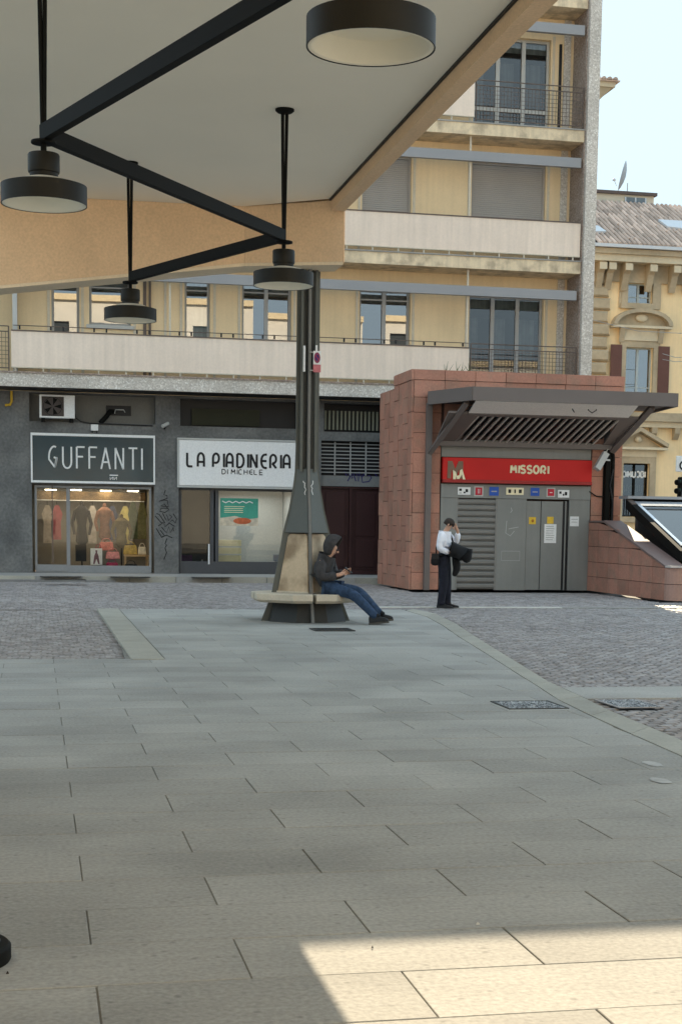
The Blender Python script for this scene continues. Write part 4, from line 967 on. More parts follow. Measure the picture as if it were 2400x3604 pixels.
# metal front
fx0, fx1 = 9.62, 13.44
B(fx0, fx1, YM+.02, YM+.06, 3.22, 3.64).build('top_panel', m_mgrey, st)
B(fx0, fx1, YM-.02, YM+.04, 2.24, 2.57).build('pictogram_band', m_mgrey, st)
B(fx0, 10.02, YM+.0, YM+.05, 0, 2.235).build('side_panel', m_mgrey, st); B(12.90, fx1, YM+.0, YM+.05, 0, 2.235).build('side_panel', m_mgrey, st)
shut = B(10.02, 10.06, YM-.005, YM+.08, 0, 2.235).box(11.01, 11.05, YM-.005, YM+.08, 0, 2.235).build('roller_shutter', m_mshut, st)
for i in range(15):
    z0 = .02+i*.147
    MB().prismX([(YM+.055, z0), (YM+.035, z0+.02), (YM+.01, z0+.05), (YM+.005, z0+.11), (YM+.03, z0+.135), (YM+.055, z0+.14)], 10.06, 11.01).build('slat', m_mshut, shut)
pn = B(11.055, 11.80, YM+.0, YM+.05, 0, 2.235).build('fixed_panel', m_mgrey, st)
f = MB(); f.box(11.18, 11.66, YM-.006, YM-.001, .72, .735).box(11.18, 11.66, YM-.006, YM-.001, .95, .965).box(11.18, 11.193, YM-.006, YM-.001, .735, .95).box(11.647, 11.66, YM-.006, YM-.001, .735, .95)
f.build('hatch_outline', m_frame, pn)
scribble('scratches', [[(11.4, 2.02), (11.43, 1.95), (11.39, 1.9)], [(11.3, 1.7), (11.28, 1.4), (11.4, 1.33), (11.5, 1.45)], [(11.35, 1.5), (11.6, 1.55)]], YM-.004, .008, m_framelt, pn)
for a, b in ((11.81, 12.17), (12.19, 12.74)):
    d_ = B(a, b, YM+.015, YM+.05, .01, 2.19).build('lift_door_leaf', m_mgrey, st)
B(12.745, 12.895, YM+.03, YM+.06, 0, 2.2).build('door_gap', m_black, st); B(12.80, 12.83, YM+.0, YM+.029, 0, 2.2).build('door_post', m_mgrey, st)
# canopy over the entrance
cz0, cz1 = 4.44, 4.72; YC = YM-2.0
polyc = [(9.80, YC), (14.80, YC), (15.1, YM+.4), (14.3, YM+.4), (14.3, YM-.03), (9.24, YM-.03), (9.18, YM-.35)]
pl_in = [(9.86, YC+.06), (14.74, YC+.06), (15.5, YM+.3), (14.32, YM+.3), (14.32, YM-.05), (9.3, YM-.05), (9.26, YM-.36)]
cn = MB().prismZ(polyc, cz0+.04, cz1).build('canopy', m_mframe, st)
for i in ((0, 1), (6, 0), (1, 2)):
    a, b = polyc[i[0]], polyc[i[1]]; d = Vector((b[0]-a[0], b[1]-a[1], 0)).normalized(); n_ = Vector((d.y, -d.x, 0))*.02
    MB().hexa([(a[0]+n_.x, a[1]+n_.y, cz0-.02), (b[0]+n_.x, b[1]+n_.y, cz0-.02), (b[0]-n_.x*2, b[1]-n_.y*2, cz0-.02), (a[0]-n_.x*2, a[1]-n_.y*2, cz0-.02)], [(a[0]+n_.x, a[1]+n_.y, cz1+.01), (b[0]+n_.x, b[1]+n_.y, cz1+.01), (b[0]-n_.x*2, b[1]-n_.y*2, cz1+.01), (a[0]-n_.x*2, a[1]-n_.y*2, cz1+.01)]).build('canopy_edge', m_mframe, cn)
B(9.48, 13.9, YM-.22, YM-.05, 3.47, 3.60).build('lower_beam', m_mframe, st)
# pale soffit strip under the front, then the louvred slope
zS = 4.17; YS = YM-1.32
MB().hexa([(9.90, YC+.05, cz0-.02), (13.85, YC+.05, cz0-.02), (13.85, YS, zS), (9.90, YS, zS)], [(9.90, YC+.05, cz0+.0), (13.85, YC+.05, cz0+.0), (13.85, YS, zS+.03), (9.90, YS, zS+.03)]).build('soffit_panel', m_msoff, st)
def sl(x, t, dz=0): return (x, YS+(YM-.22-YS)*t, zS+(3.58-zS)*t+dz)
xl0, xr0, xl1, xr1 = 9.95, 13.75, 9.60, 13.62
MB().hexa([sl(xl0, 0, .14), sl(xr0, 0, .14), sl(xr1, 1, .14), sl(xl1, 1, .14)], [sl(xl0, 0, .18), sl(xr0, 0, .18), sl(xr1, 1, .18), sl(xl1, 1, .18)]).build('louvre_backing', m_black, st)
mv = mat('taupe louvre', (.42, .38, .35), .5, .05, 2)
for i in range(20):
    xa = 9.98+i*.183; xb = xa-.20+.0
    MB().hexa([sl(xa+.20, 0), sl(xa+.245, 0), sl(xb+.145, 1), sl(xb+.10, 1)], [sl(xa+.24, 0, .09), sl(xa+.285, 0, .09), sl(xb+.185, 1, .09), sl(xb+.14, 1, .09)]).build('louvre_blade', mv, st)
for a, b in ((9.42, 9.98), (13.66, 14.0)):
    MB().hexa([sl(a, 0), sl(b+(.15 if a < 10 else .12), 0), sl(b+.0, 1), sl(a, 1)], [sl(a, 0, .05), sl(b+(.15 if a < 10 else .12), 0, .05), sl(b, 1, .05), sl(a, 1, .05)]).build('louvre_side', m_mframe, st)
MB().hexa([sl(9.9, -.02, -.02), sl(13.85, -.02, -.02), sl(13.85, .06, -.02), sl(9.9, .06, -.02)], [sl(9.9, -.02, .05), sl(13.85, -.02, .05), sl(13.85, .06, .05), sl(9.9, .06, .05)]).build('soffit_bar', m_mframe, st)
# struts and posts
def bar(a, b, w_, m_, par, name):
    a, b = Vector(a), Vector(b); t = (b-a).normalized(); s_ = t.cross(Vector((0, 1, 0))).normalized()*w_/2; q = s_.cross(t).normalized()*w_/2
    return MB().hexa([a-s_-q, a+s_-q, a+s_+q, a-s_+q], [b-s_-q, b+s_-q, b+s_+q, b-s_+q]).build(name, m_, par)
bar((9.30, YM-.12, 3.30), (9.78, YM-1.6, 4.40), .11, m_mframe, st, 'strut'); bar((13.92, YM-.16, 3.45), (14.30, YC+.3, 4.42), .13, m_mframe, st, 'strut')
bar((14.0, YM-.10, 3.5), (14.72, YM-.4, 4.42), .13, m_mframe, st, 'strut')
B(9.21, 9.34, YM-.15, YM-.01, 0, cz0+.04).build('post', m_mframe, st); B(13.78, 13.90, YM-.15, YM-.01, 0, 3.6).build('post', m_dark, st)
MB().tube([(13.98, YM-.08, 0), (13.98, YM-.08, 3.3), (13.90, YM-.1, 3.6)], .05, 8).build('downpipe', m_dark, st)
MB().tube([(13.4, YM-.03, 2.45), (13.6, YM-.03, 2.33), (13.8, YM-.05, 2.32)], .015, 5).build('cable', m_black, st)
MB().tube([(13.96, YM-.16, 3.0), (13.88, YM-.18, 2.6), (13.97, YM-.17, 2.2), (13.95, YM-.16, 1.6)], .022, 6).build('cable', m_black, st)
MB().tube([(12.28, YC+.3, 4.44), (12.30, YC+.3, 4.33), (12.36, YC+.3, 4.24)], .012, 5).build('loose_wire', m_black, st)
MB().tube([(12.74, YC+.3, 4.44), (12.70, YC+.3, 4.30), (12.80, YC+.3, 4.24), (12.9, YC+.3, 4.30), (12.92, YC+.3, 4.44)], .012, 5).build('loose_wire', m_black, st)
wd = MB()
for i in range(16):
    a = random.uniform(9.7, 10.35); l_ = random.uniform(.08, .25); wd.tube([(a, YM+.2, ZT1), (a+random.uniform(-.12, .12), YM+.2, ZT1+l_)], [.008, .002], 4)
tag(wd.build('weeds', mat('dry weed green', (.09, .11, .04), .9, .2, 9)), 'thin weeds growing on top of the red station wall', 'weeds')['kind'] = 'stuff'
# red station sign
ss = thing('station_sign', 'red sign board with metal M logo and cream name MISSORI', 'sign', (11.5, YM-.1, 2.6))
B(9.63, 13.42, YM-.12, YM+.018, 2.68, 3.20).build('board', m_red, ss); B(9.63, 13.42, YM-.16, YM+.0, 2.60, 2.679).build('lower_lip', mat('dark red sign lip', (.32, .012, .012), .4, .05, 2), ss)
ym = YM-.135
mlogo = [(0, 0), (.02, 1), (.3, 1), (.5, .55), (.70, 1), (.98, 1), (1, 0), (.76, 0), (.74, .6), (.6, .1), (.4, .1), (.26, .6), (.24, 0)]
xa, za = onY(1576, 1688, ym); xb, zb = onY(1638, 1628, ym)
MB().prismY([(xa+(xb-xa)*p*.92-.02, za+(zb-za)*q+.03) for p, q in mlogo], YM-.136, YM-.121).build('logo_m', mat('brown steel logo', (.20, .12, .08), .5, .1, 4), ss)
low = [(0, 0), (.0, .62), (.22, .5), (.3, .25), (.5, .3), (.56, .62), (.72, .7), (1, 0), (.8, 0), (.7, .35), (.5, .05), (.3, .05), (.24, .3), (.22, 0)]
MB().prismY([(xa+.12+(xb-xa-.12)*p, za+(zb-za)*q*.9) for p, q in low], YM-.156, YM-.141).build('logo_m_highlight', m_cream, ss)
lettering('letter', 'MISSORI', 11.33, 12.33, 2.86, 3.04, YM-.13, .026, m_cream, ss, .012, .86)
def icon(px0, px1, py0, py1, m_, lab, deco):
    xa, za = onY(px0, py1, YM-.03); xb, zb = onY(px1, py0, YM-.03)
    t = thing('pictogram_plate', lab, 'sign', (xa, YM-.03, za), 'small pictogram plates under the red station sign')
    if m_ is m_blue or m_ is m_redp:
        B(xa-.03, xb+.03, YM-.028, YM-.021, za-.03, zb+.03).build('backing', m_mgrey if m_ is m_blue else m_framelt, t)
    B(xa, xb, YM-.04, YM-.029, za, zb).build('plate', m_, t); w_ = xb-xa; h = zb-za
    for (a, b, c, d, mm) in deco: B(xa+w_*a, xa+w_*b, YM-.046, YM-.041, za+h*c, za+h*d).build('symbol', mm, t)
icon(1610, 1655, 1715, 1741, m_white, 'white pictogram plate, leftmost under the red sign', [(.1, .3, .5, .8, m_black), (.45, .6, .2, .4, m_black), (.6, .8, .35, .75, m_black), (.1, .3, .15, .3, m_framelt)])
icon(1672, 1696, 1716, 1742, m_redp, 'red pictogram plate between the white plate and the blue one, left half', [(.35, .42, .2, .8, m_white), (.58, .65, .2, .8, m_white)])
icon(1721, 1754, 1714, 1744, m_blue, 'blue pictogram plate left of the beige one with black dots', [(.2, .8, .42, .55, m_frame)])
icon(1780, 1842, 1717, 1741, m_cream, 'beige plate with three black symbols, centre of the band', [(.12, .27, .25, .75, m_black), (.46, .54, .25, .75, m_black), (.72, .88, .25, .75, m_black)])
icon(1866, 1897, 1717, 1745, m_blue, 'blue pictogram plate right of the beige one with black dots', [(.2, .8, .42, .55, m_frame)])
icon(1926, 1949, 1721, 1745, m_redp, 'red pictogram plate between the blue plate and the white one, right half', [(.3, .7, .42, .52, m_white)])
icon(1962, 2002, 1725, 1751, m_white, 'white pictogram plate, rightmost under the red sign', [(.1, .3, .5, .8, m_black), (.42, .55, .25, .5, m_black), (.6, .8, .3, .75, m_black)])
def sheet(px0, px1, py0, py1, m_, lab, lines, y=YM-.004, cat='notice'):
    xa, za = onY(px0, py1, y); xb, zb = onY(px1, py0, y); t = thing('paper_notice' if cat == 'notice' else 'sticker', lab, cat, (xa, y, za))
    B(xa, xb, y-.003, y, za, zb).build('sheet', m_, t)
    for i in range(lines):
        q = zb-(zb-za)*(i+1)/(lines+1.5); B(xa+(xb-xa)*.14, xa+(xb-xa)*random.uniform(.7, .88), y-.006, y-.004, q-.008, q+.006).build('printed_line', m_frame, t)
    return t
sheet(1913, 1957, 1845, 1911, m_white, 'white notice with printed lines taped to the right lift door', 7, YM+.011)
sheet(2004, 2036, 1818, 1852, m_white, 'white square notice on the grey panel right of the doors', 2)
t = sheet(1860, 1885, 1820, 1845, m_yel, 'yellow sticker on the narrow left lift door', 0, YM+.011, 'sticker'); xs0, zs0 = onY(1874, 1833, YM+.0)
MB().sphere((xs0, YM+.006, zs0), .035, .003, .04).build('symbol', mat('orange print', (.4, .16, .02), .6, 0), t)
t = sheet(1924, 1947, 1819, 1843, m_yel, 'torn yellow sticker above the white notice on the right lift door', 0, YM+.012, 'sticker')
# floodlight / camera on the right
fl = thing('floodlight', 'pale grey rectangular floodlight tilted down beside the red sign', 'floodlight', (13.6, YM-.3, 3.2))
bar((13.42, YM-.45, 2.98), (13.68, YM-.35, 3.38), .15, m_framelt, fl, 'housing'); bar((13.62, YM-.30, 3.22), (13.86, YM-.15, 3.22), .04, m_framelt, fl, 'arm')
MB().tube([(13.7, YM-.3, 3.4), (13.8, YM-.2, 3.5), (13.9, YM-.15, 3.45)], .012, 5).build('cable', m_framelt, fl)

# ---- stair wall running towards the viewer, with rounded corner and sloping coping
sw = thing('stair_wall', 'red stone parapet wall of the station stairs with sloping metal coping', 'wall', (13.3, 33, 0))
XS = 13.42; yF = 31.25; hF = .72
prof = [(YM-.01, 0), (yF+.35, 0), (yF+.35, hF), (YM-1.1, 1.62), (YM-.01, 1.72)]
MB().prismX([(a, b-.01 if b > 0 else b) for a, b in prof], XS+.03, XS+.35).build('core', m_tilej, sw)
def zside(y): return hF+(1.68-hF)*max(0, min(1, (y-(yF+.35))/(YM-1.1-(yF+.35))))
ycs = np.linspace(yF+.35, YM-.01, 8)
for i in range(7):
    a, b = ycs[i], ycs[i+1]; z = 0; hs = (.36, .36, .38, .4, .4)
    for h in hs:
        za, zb = zside(a), zside(b)
        if z >= max(za, zb)-.03: break
        t0a, t0b = min(z+h, za), min(z+h, zb)
        MB().hexa([(XS, a+.006, z+.006), (XS+.03, a+.006, z+.006), (XS+.03, b-.006, z+.006), (XS, b-.006, z+.006)], [(XS, a+.006, max(t0a, z+.02)-.006), (XS+.03, a+.006, max(t0a, z+.02)-.006), (XS+.03, b-.006, t0b-.006), (XS, b-.006, t0b-.006)]).build('stone_tile', m_tile, sw); z += h
# rounded corner
n = 6; R1 = .35
for zz0, zz1 in ((0, .36), (.36, hF)):
    for g0 in (0, 3):
        mb = MB()
        for i in range(g0, g0+3):
            a0, a1 = math.pi+math.pi/2*i/n, math.pi+math.pi/2*(i+1)/n
            p = lambda a, r: (XS+R1+r*math.cos(a), yF+R1+r*math.sin(a))
            (x1_, y1_), (x2_, y2_), (x3_, y3_), (x4_, y4_) = p(a0, R1), p(a1, R1), p(a1, R1-.04), p(a0, R1-.04)
            mb.hexa([(x1_, y1_, zz0+.006), (x2_, y2_, zz0+.006), (x3_, y3_, zz0+.006), (x4_, y4_, zz0+.006)], [(x1_, y1_, zz1-.006), (x2_, y2_, zz1-.006), (x3_, y3_, zz1-.006), (x4_, y4_, zz1-.006)])
        mb.build('corner_tile', mat('polished red porphyry', (.40, .24, .19), .28, .1, 2, .08, 22), sw)
B(XS+.36, 21, yF+.03, yF+.33, 0, hF-.01).build('core', m_tilej, sw)
for i in range(9):
    for zz0, zz1 in ((0, .36), (.36, hF)): 
        xa = XS+.36+i*.62; tile(xa, xa+.62, yF, yF+.03, zz0, zz1, sw)
# coping
cpm = mat('brown metal coping', (.20, .135, .12), .45, .1, 2)
MB().hexa([(XS-.02, yF+.30, hF+.002), (XS+.42, yF+.30, hF+.002), (XS+.42, YM-1.1, 1.69), (XS-.02, YM-1.1, 1.69)], [(XS-.02, yF+.30, hF+.05), (XS+.42, yF+.30, hF+.05), (XS+.42, YM-1.1, 1.74), (XS-.02, YM-1.1, 1.74)]).build('sloping_coping', cpm, sw)
MB().prismZ([(XS-.02, yF+.29), (XS+.02, yF+.08), (XS+.2, yF-.02), (21, yF-.02), (21, yF+.36), (XS+.42, yF+.36)], hF+.002, hF+.045).build('front_coping', mat('pale metal coping', (.5, .45, .42), .3, .1, 2), sw)
B(XS-.01, XS+.36, YM-1.1, YM-.02, 1.69, 1.735).build('back_coping', cpm, sw)
# ---- glazed cover over the stairs
gc = thing('glazed_stair_cover', 'black framed sloping glass cover over the station stairs', 'stair cover', (16, 33, 1))
xg = XS+.46
pa = (35.2, 2.26); pb = (31.85, 1.08)                # back top, front bottom in (y, z)
def pt(t, dz=0): return (pa[0]+(pb[0]-pa[0])*t, pa[1]+(pb[1]-pa[1])*t+dz)
def slab_s(x0, x1, t0, t1, d0, d1, name, m_, par):
    a, b = pt(t0), pt(t1)
    return MB().hexa([(x0, a[0], a[1]+d0), (x1, a[0], a[1]+d0), (x1, b[0], b[1]+d0), (x0, b[0], b[1]+d0)], [(x0, a[0], a[1]+d1), (x1, a[0], a[1]+d1), (x1, b[0], b[1]+d1), (x0, b[0], b[1]+d1)]).build(name, m_, par)
fr = slab_s(xg, xg+.14, 0, 1, -.22, .0, 'frame_side', m_dark, gc); slab_s(xg+.14, 21, .9, 1, -.22, 0, 'frame_bottom', m_dark, gc); slab_s(xg+.14, 21, 0, .06, -.22, 0, 'frame_top', m_dark, gc)
mal = mat('bright aluminium', (.72, .75, .8), .25, .04, 2, metal=.6)
slab_s(xg+.142, xg+.22, .06, .895, -.03, .015, 'glazing_bead', mal, gc); slab_s(xg+.22, 21, .85, .895, -.03, .015, 'glazing_bead', mal, gc); slab_s(xg+.22, 21, .062, .11, -.03, .015, 'glazing_bead', mal, gc)
slab_s(xg+.222, 21, .112, .848, -.06, -.045, 'glass_pane', glass('sloping roof glass', (.28, .33, .36), .12), gc)
B(xg+.3, 21, 35.15, 35.3, -.05, 1.98).build('back_wall', mat('dark stair wall', (.10, .095, .09), .8, .1, 1), gc)
B(xg-.02, 21, 35.0, 35.6, 2.265, 2.33).build('top_flashing', m_beam, gc)
slab_s(xg+.2, 21, 1.02, 1.20, -.28, -.25, 'white_apron', m_white, gc)
MB().hexa([(xg+.05, 31.86, .77), (21, 31.86, .77), (21, 32.0, .77), (xg+.05, 32.0, .77)], [(xg+.05, 31.9, .85), (21, 31.9, .85), (21, 32.0, .86), (xg+.05, 32.0, .86)]).build('front_frame', m_dark, gc)
B(xg+.05, 21, 31.62, 31.86, .73, .765).build('white_sill', m_white, gc)
slab_s(xg+.0, xg+.12, .03, .12, .002, .03, 'hinge', m_rail, gc)

# ---- traffic light and sign plate at the right edge
tl = thing('traffic_light', 'black traffic light with three deep visors at the right edge', 'traffic light', (0, 0, 0)); YT = 47.0
xt, zt_ = onY(2398, 1700, YT); tl.location = (xt, YT, 0); ORG[tl.name] = (xt, YT, 0)
zz1 = onY(2390, 1685, YT)[1]; zz0 = onY(2390, 1765, YT)[1]-.1
B(xt-.08, xt+.35, YT, YT+.2, zz0, zz1+.06).build('housing', m_dark, tl, bevel=.03); MB().tube([(xt+.1, YT+.1, 0), (xt+.1, YT+.1, zz1+.8)], .06, 10).build('pole', m_dark, tl)
for i in range(3):
    zc_ = zz1-.05-(zz1-zz0)*(i+.15)/3
    v = MB(); 
    v.tube([(xt+.05, YT+.1, zc_), (xt-.2, YT-.02, zc_-.03)], [.10, .09], 10); v.build('visor', m_dark, tl); 
    MB().sphere((xt-.07, YT-.01, zc_), .02, .05, .07).build('lens', mat('dark green lens', (.01, .08, .05), .2, 0), tl)
B(xt+.02, xt+.06, YT-.01, YT-.001, zz0+.05, zz0+.45).build('white_mark', m_white, tl)
dp = thing('sign_plate', 'white sign plate with a dark curved symbol above the traffic light', 'sign', (xt, YT, 3))
xa, za = onY(2376, 1660, YT-.1); xb, zb = onY(2420, 1605, YT-.1)
B(xa, xb, YT-.1, YT-.07, za, zb).build('plate', m_white, dp, bevel=.02); MB().tube([(xa+.28+.14*math.cos(rad(a)), YT-.11, za+.2+.13*math.sin(rad(a))) for a in range(60, 300, 20)], .028, 6, .3).build('symbol', m_black, dp)
wr = MB()
for (p0, p1) in (((2060, 1120), (2420, 1200)), ((2330, 1245), (2420, 1262)), ((2330, 1265), (2420, 1272))):
    a = onY(*p0, 70); b = onY(*p1, 70); q = MB().tube([(a[0], 70, a[1]), ((a[0]+b[0])/2, 70, (a[1]+b[1])/2-.06), (b[0]+4, 70, b[1]+.3)], .014, 4)
    o = q.build('overhead_wire', m_frame); tag(o, {2060: 'long thin overhead wire sloping across the palace front', }.get(p0[0], 'upper short overhead wire right of the maroon shutters' if p0[1] == 1245 else 'lower short overhead wire right of the maroon shutters'), 'wire', 'overhead wires')

# ================================================================== CANOPY OVER THE FOREGROUND
cp = thing('canopy', 'large cream ceiling canopy with tan plaster edges overhead', 'canopy', (0, 15, 7))
YN = -8.0; XC = -1.2; CZ = 6.54; ce = [(XC, YN), (4.465, YN), (4.465, 23.97), (3.29, 24.89), (XC, 25.07)]
MB().prismZ(ce, CZ, 6.86).build('ceiling', m_ceil, cp)
MB().prismZ([(XC-.1, YN-.2), (4.72, YN-.2), (4.72, 24.66), (3.84, 25.44), (XC-.1, 25.7)], 6.87, 7.18).build('roof', m_tan, cp)
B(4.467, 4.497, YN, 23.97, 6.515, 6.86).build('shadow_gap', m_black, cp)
B(4.499, 4.703, YN, 23.93, 6.358, 6.86).build('side_fascia', m_tan, cp)
th_ = .68
def fas(p, q, m1, m2):
    (xa, ya, za), (xb, yb, zb) = p, q
    MB().hexa([(xa, ya, za), (xb, yb, zb), (xb, yb+.1, zb), (xa, ya+.1, za)], [(xa, ya, CZ-.002), (xb, yb, CZ-.002), (xb, yb+.1, CZ-.002), (xa, ya+.1, CZ-.002)]).build('end_fascia', m1, cp)
    MB().hexa([(xa, ya+.0, za-.05), (xb, yb+.0, zb-.05), (xb, yb+th_, zb-.05), (xa, ya+th_, za-.05)], [(xa, ya+.0, za-.002), (xb, yb+.0, zb-.002), (xb, yb+th_, zb-.002), (xa, ya+th_, za-.002)]).build('fascia_soffit', m2, cp)
    MB().hexa([(xa, ya+th_-.08, za), (xb, yb+th_-.08, zb), (xb, yb+th_, zb), (xa, ya+th_, za)], [(xa, ya+th_-.08, 6.85), (xb, yb+th_-.08, 6.85), (xb, yb+th_, 6.85), (xa, ya+th_, 6.85)]).build('outer_fascia', m1, cp)
pw = thing('unseen_shade_wall', 'unseen greyish cream wall added beside the viewer to darken the near paving', 'wall', (-2.6, 0, 0))  # out of view, added to keep skylight off the near paving
mb = MB(); wall_holes(mb, -14, 10.5, 0, 9.5, 0, .4, [(y_, y_+1.8, .0, 2.6) for y_ in (-11, -6, -1, 4)]); mb.v = [(-2.6-b, a, c) for a, b, c in mb.v]; mb.build('wall', mat('greyish cream shade wall render', (.42, .39, .34), .9, .1, 1), pw)
B(-3.2, -3.02, -14, 10.5, 0, 9.4).build('dark_panes', m_room, pw)
fas((XC, 25.07, 5.08), (3.289, 24.89, 5.67), m_tan, m_tanrim); fas((3.291, 24.89, 5.67), (4.69, 23.94, 5.61), m_tan, m_tanrim)
B(4.70, 4.72, 23.97, 24.6, 5.60, 6.85).build('fascia_return', m_tan, cp)

# ---- lamps hanging from the canopy
LP = [((1.885, 8.88, 4.272), 'nearest and largest hanging lamp, cut off by the top of the picture'), ((.107, 13.99, 4.290), 'hanging lamp at the left edge below the corner of the black truss'),
      ((2.992, 19.03, 4.455), 'hanging lamp in front of the grey lamp post'), ((1.342, 22.34, 4.382), 'smallest hanging lamp, in front of the first floor windows')]
NODE = []
def make_lamp(loc, lab):
    x, y, z = loc; t = thing('hanging_lamp', lab, 'lamp', loc, 'round hanging lamps under the canopy'); q_ = .915; t.scale = (q_,)*3
    R = .40; MB().lathe(x, y, [(R-.008, z), (R, z), (R, z+.175), (R-.05, z+.19), (R-.055, z+.18), (R-.008, z+.165)], 48, True).build('shade', m_bronze, t, smooth=True)
    MB().lathe(x, y, [(R-.010, z+.004), (R-.0095, z+.16), (.29, z+.165), (.285, z+.15), (.02, z+.148), (.02, z+.142), (.29, z+.142), (.31, z+.135), (R-.04, z+.012), (R-.03, z+.004)], 48, True).build('reflector', m_lampin, t, smooth=True)
    MB().lathe(x, y, [(.27, z+.168), (.27, z+.195), (.235, z+.225), (.16, z+.245), (.10, z+.25)], 40).build('collar', m_lampcap, t, smooth=True)
    MB().lathe(x, y, [(.13, z+.24), (.133, z+.29), (.145, z+.295), (.148, z+.31), (.148, z+.455), (.14, z+.468), (.05, z+.47)], 32).build('driver_housing', m_bronze, t, smooth=True)
    MB().lathe(x, y, [(.028, z+.468), (.028, z+.56)], 12).build('stem', m_dark, t)
    MB().lathe(x, y, [(.115, z+.56), (.118, z+.566), (.115, z+.585), (.03, z+.59)], 24).build('node_disc', m_dark, t)
    zc_ = z+(CZ-.002-z)/q_
    MB().lathe(x, y, [(.04, zc_-.06), (.095, zc_-.045), (.125, zc_-.02), (.125, zc_)], 24).build('ceiling_plate', m_dark, t)
    MB().tube([(x-.028, y, zc_-.03), (x-.012, y, z+.70), (x-.014, y, z+.6)], [.024, .017, .012], 10).build('hanger_rod', m_dark, t, smooth=True)
    MB().tube([(x+.028, y, zc_-.03), (x+.012, y, z+.70), (x+.014, y, z+.6)], [.024, .017, .012], 10).build('hanger_rod', m_dark, t, smooth=True)
    NODE.append((x, y, z+.655*q_)); return t
for l_, lab in LP: make_lamp(l_, lab)
tr = thing('zigzag_truss', 'black zigzag metal bars joining the hanging lamps', 'truss', (1.5, 17, 5.3))
def tbar(a, b, e0=.0, e1=.0):
    a, b = Vector(a), Vector(b); d = (b-a).normalized(); s_ = d.cross(Vector((0, 0, 1))).normalized()*.038; u = Vector((0, 0, .068)); a = a+d*e0; b = b-d*e1
    MB().hexa([a-s_-u, a+s_-u, a+s_+u, a-s_+u], [b-s_-u, b+s_-u, b+s_+u, b-s_+u]).build('bar', m_dark, tr, bevel=.004)
tbar(NODE[0], NODE[1], .05, .0); tbar(NODE[1], NODE[2], .07, .02); tbar(NODE[2], NODE[3], .07, .03)
for n_ in NODE[1:]: MB().lathe(n_[0], n_[1], [(.022, n_[2]-.09), (.022, n_[2]+.09)], 10).build('joint_pin', m_dark, tr)

# ================================================================== LAMP POST WITH BENCH
pcx, pcy = 4.30, 24.78
pb_ = thing('lamp_post', 'grey steel post with flared fins supporting the canopy corner', 'post', (pcx, pcy, 0))
prf = [(0, .73), (.33, .60), (.46, .56), (1.0, .455), (1.42, .385), (1.8, .29), (2.15, .225), (2.4, .195), (2.8, .185), (6.3, .185)]
m_finlit = mat('lit grey fin steel', (.17, .165, .155), .5, .06, 1.5)
for k_ in range(4):
    a = k_*math.pi/2; c_, s_ = math.cos(a), math.sin(a); w_ = .022
    rings = [[(pcx+c_*.02-s_*w_, pcy+s_*.02+c_*w_, z), (pcx+c_*.02+s_*w_, pcy+s_*.02-c_*w_, z), (pcx+c_*r+s_*w_, pcy+s_*r-c_*w_, z), (pcx+c_*r-s_*w_, pcy+s_*r+c_*w_, z)] for z, r in prf]
    MB().loft(rings).build('fin', m_finlit if k_ == 3 else m_pole, pb_)  # front fin paler: the light on its edge is put into the colour
    # flange strip on each fin
    a2 = a+math.pi/4; q = MB()
    R2 = [(.0, .02, .46), ]
    rr = [(1.43, .355, .06), (1.8, .262, .05), (2.15, .20, .05), (2.45, .165, .05)]
    web = []
    for z, r, o in rr:
        p0 = (c_*r - s_*.03, s_*r + c_*.03); c2, s2 = math.cos(a+math.pi/2), math.sin(a+math.pi/2); p1 = (c2*r + s2*.03, s2*r - c2*.03)
        nx, ny = math.cos(a2)*.02, math.sin(a2)*.02
        web.append([(pcx+p0[0], pcy+p0[1], z), (pcx+p1[0], pcy+p1[1], z), (pcx+p1[0]-nx, pcy+p1[1]-ny, z), (pcx+p0[0]-nx, pcy+p0[1]-ny, z)])
    MB().loft(web).build('web_plate', m_pole, pb_)
    # slender corner rails up the shaft
    for d_ in (.07, .12):
        for sgn in (1,):
            x_ = pcx+math.cos(a2)*d_*1.35; y_ = pcy+math.sin(a2)*d_*1.35
            B(x_-.02, x_+.02, y_-.02, y_+.02, 2.4, 6.3).build('corner_rail', m_poled if d_ < .1 else m_pole, pb_)
for k_ in range(8):
    pass
oc = lambda r, z, off=22.5: [(pcx+r/math.cos(math.pi/8)*math.cos(rad(off+45*i)), pcy+r/math.cos(math.pi/8)*math.sin(rad(off+45*i)), z) for i in range(8)]
MB().loft([oc(.62, .0), oc(.53, .316)]).build('base', mat('very dark base steel', (.022, .022, .02), .5, .1, 2), pb_)
f = MB().tube([(pcx-.05, pcy-.0, 0), ], .01) if False else None
bn = thing('octagonal_bench', 'octagonal tan stone bench with leaning back panels around the post', 'bench', (pcx, pcy, 0))
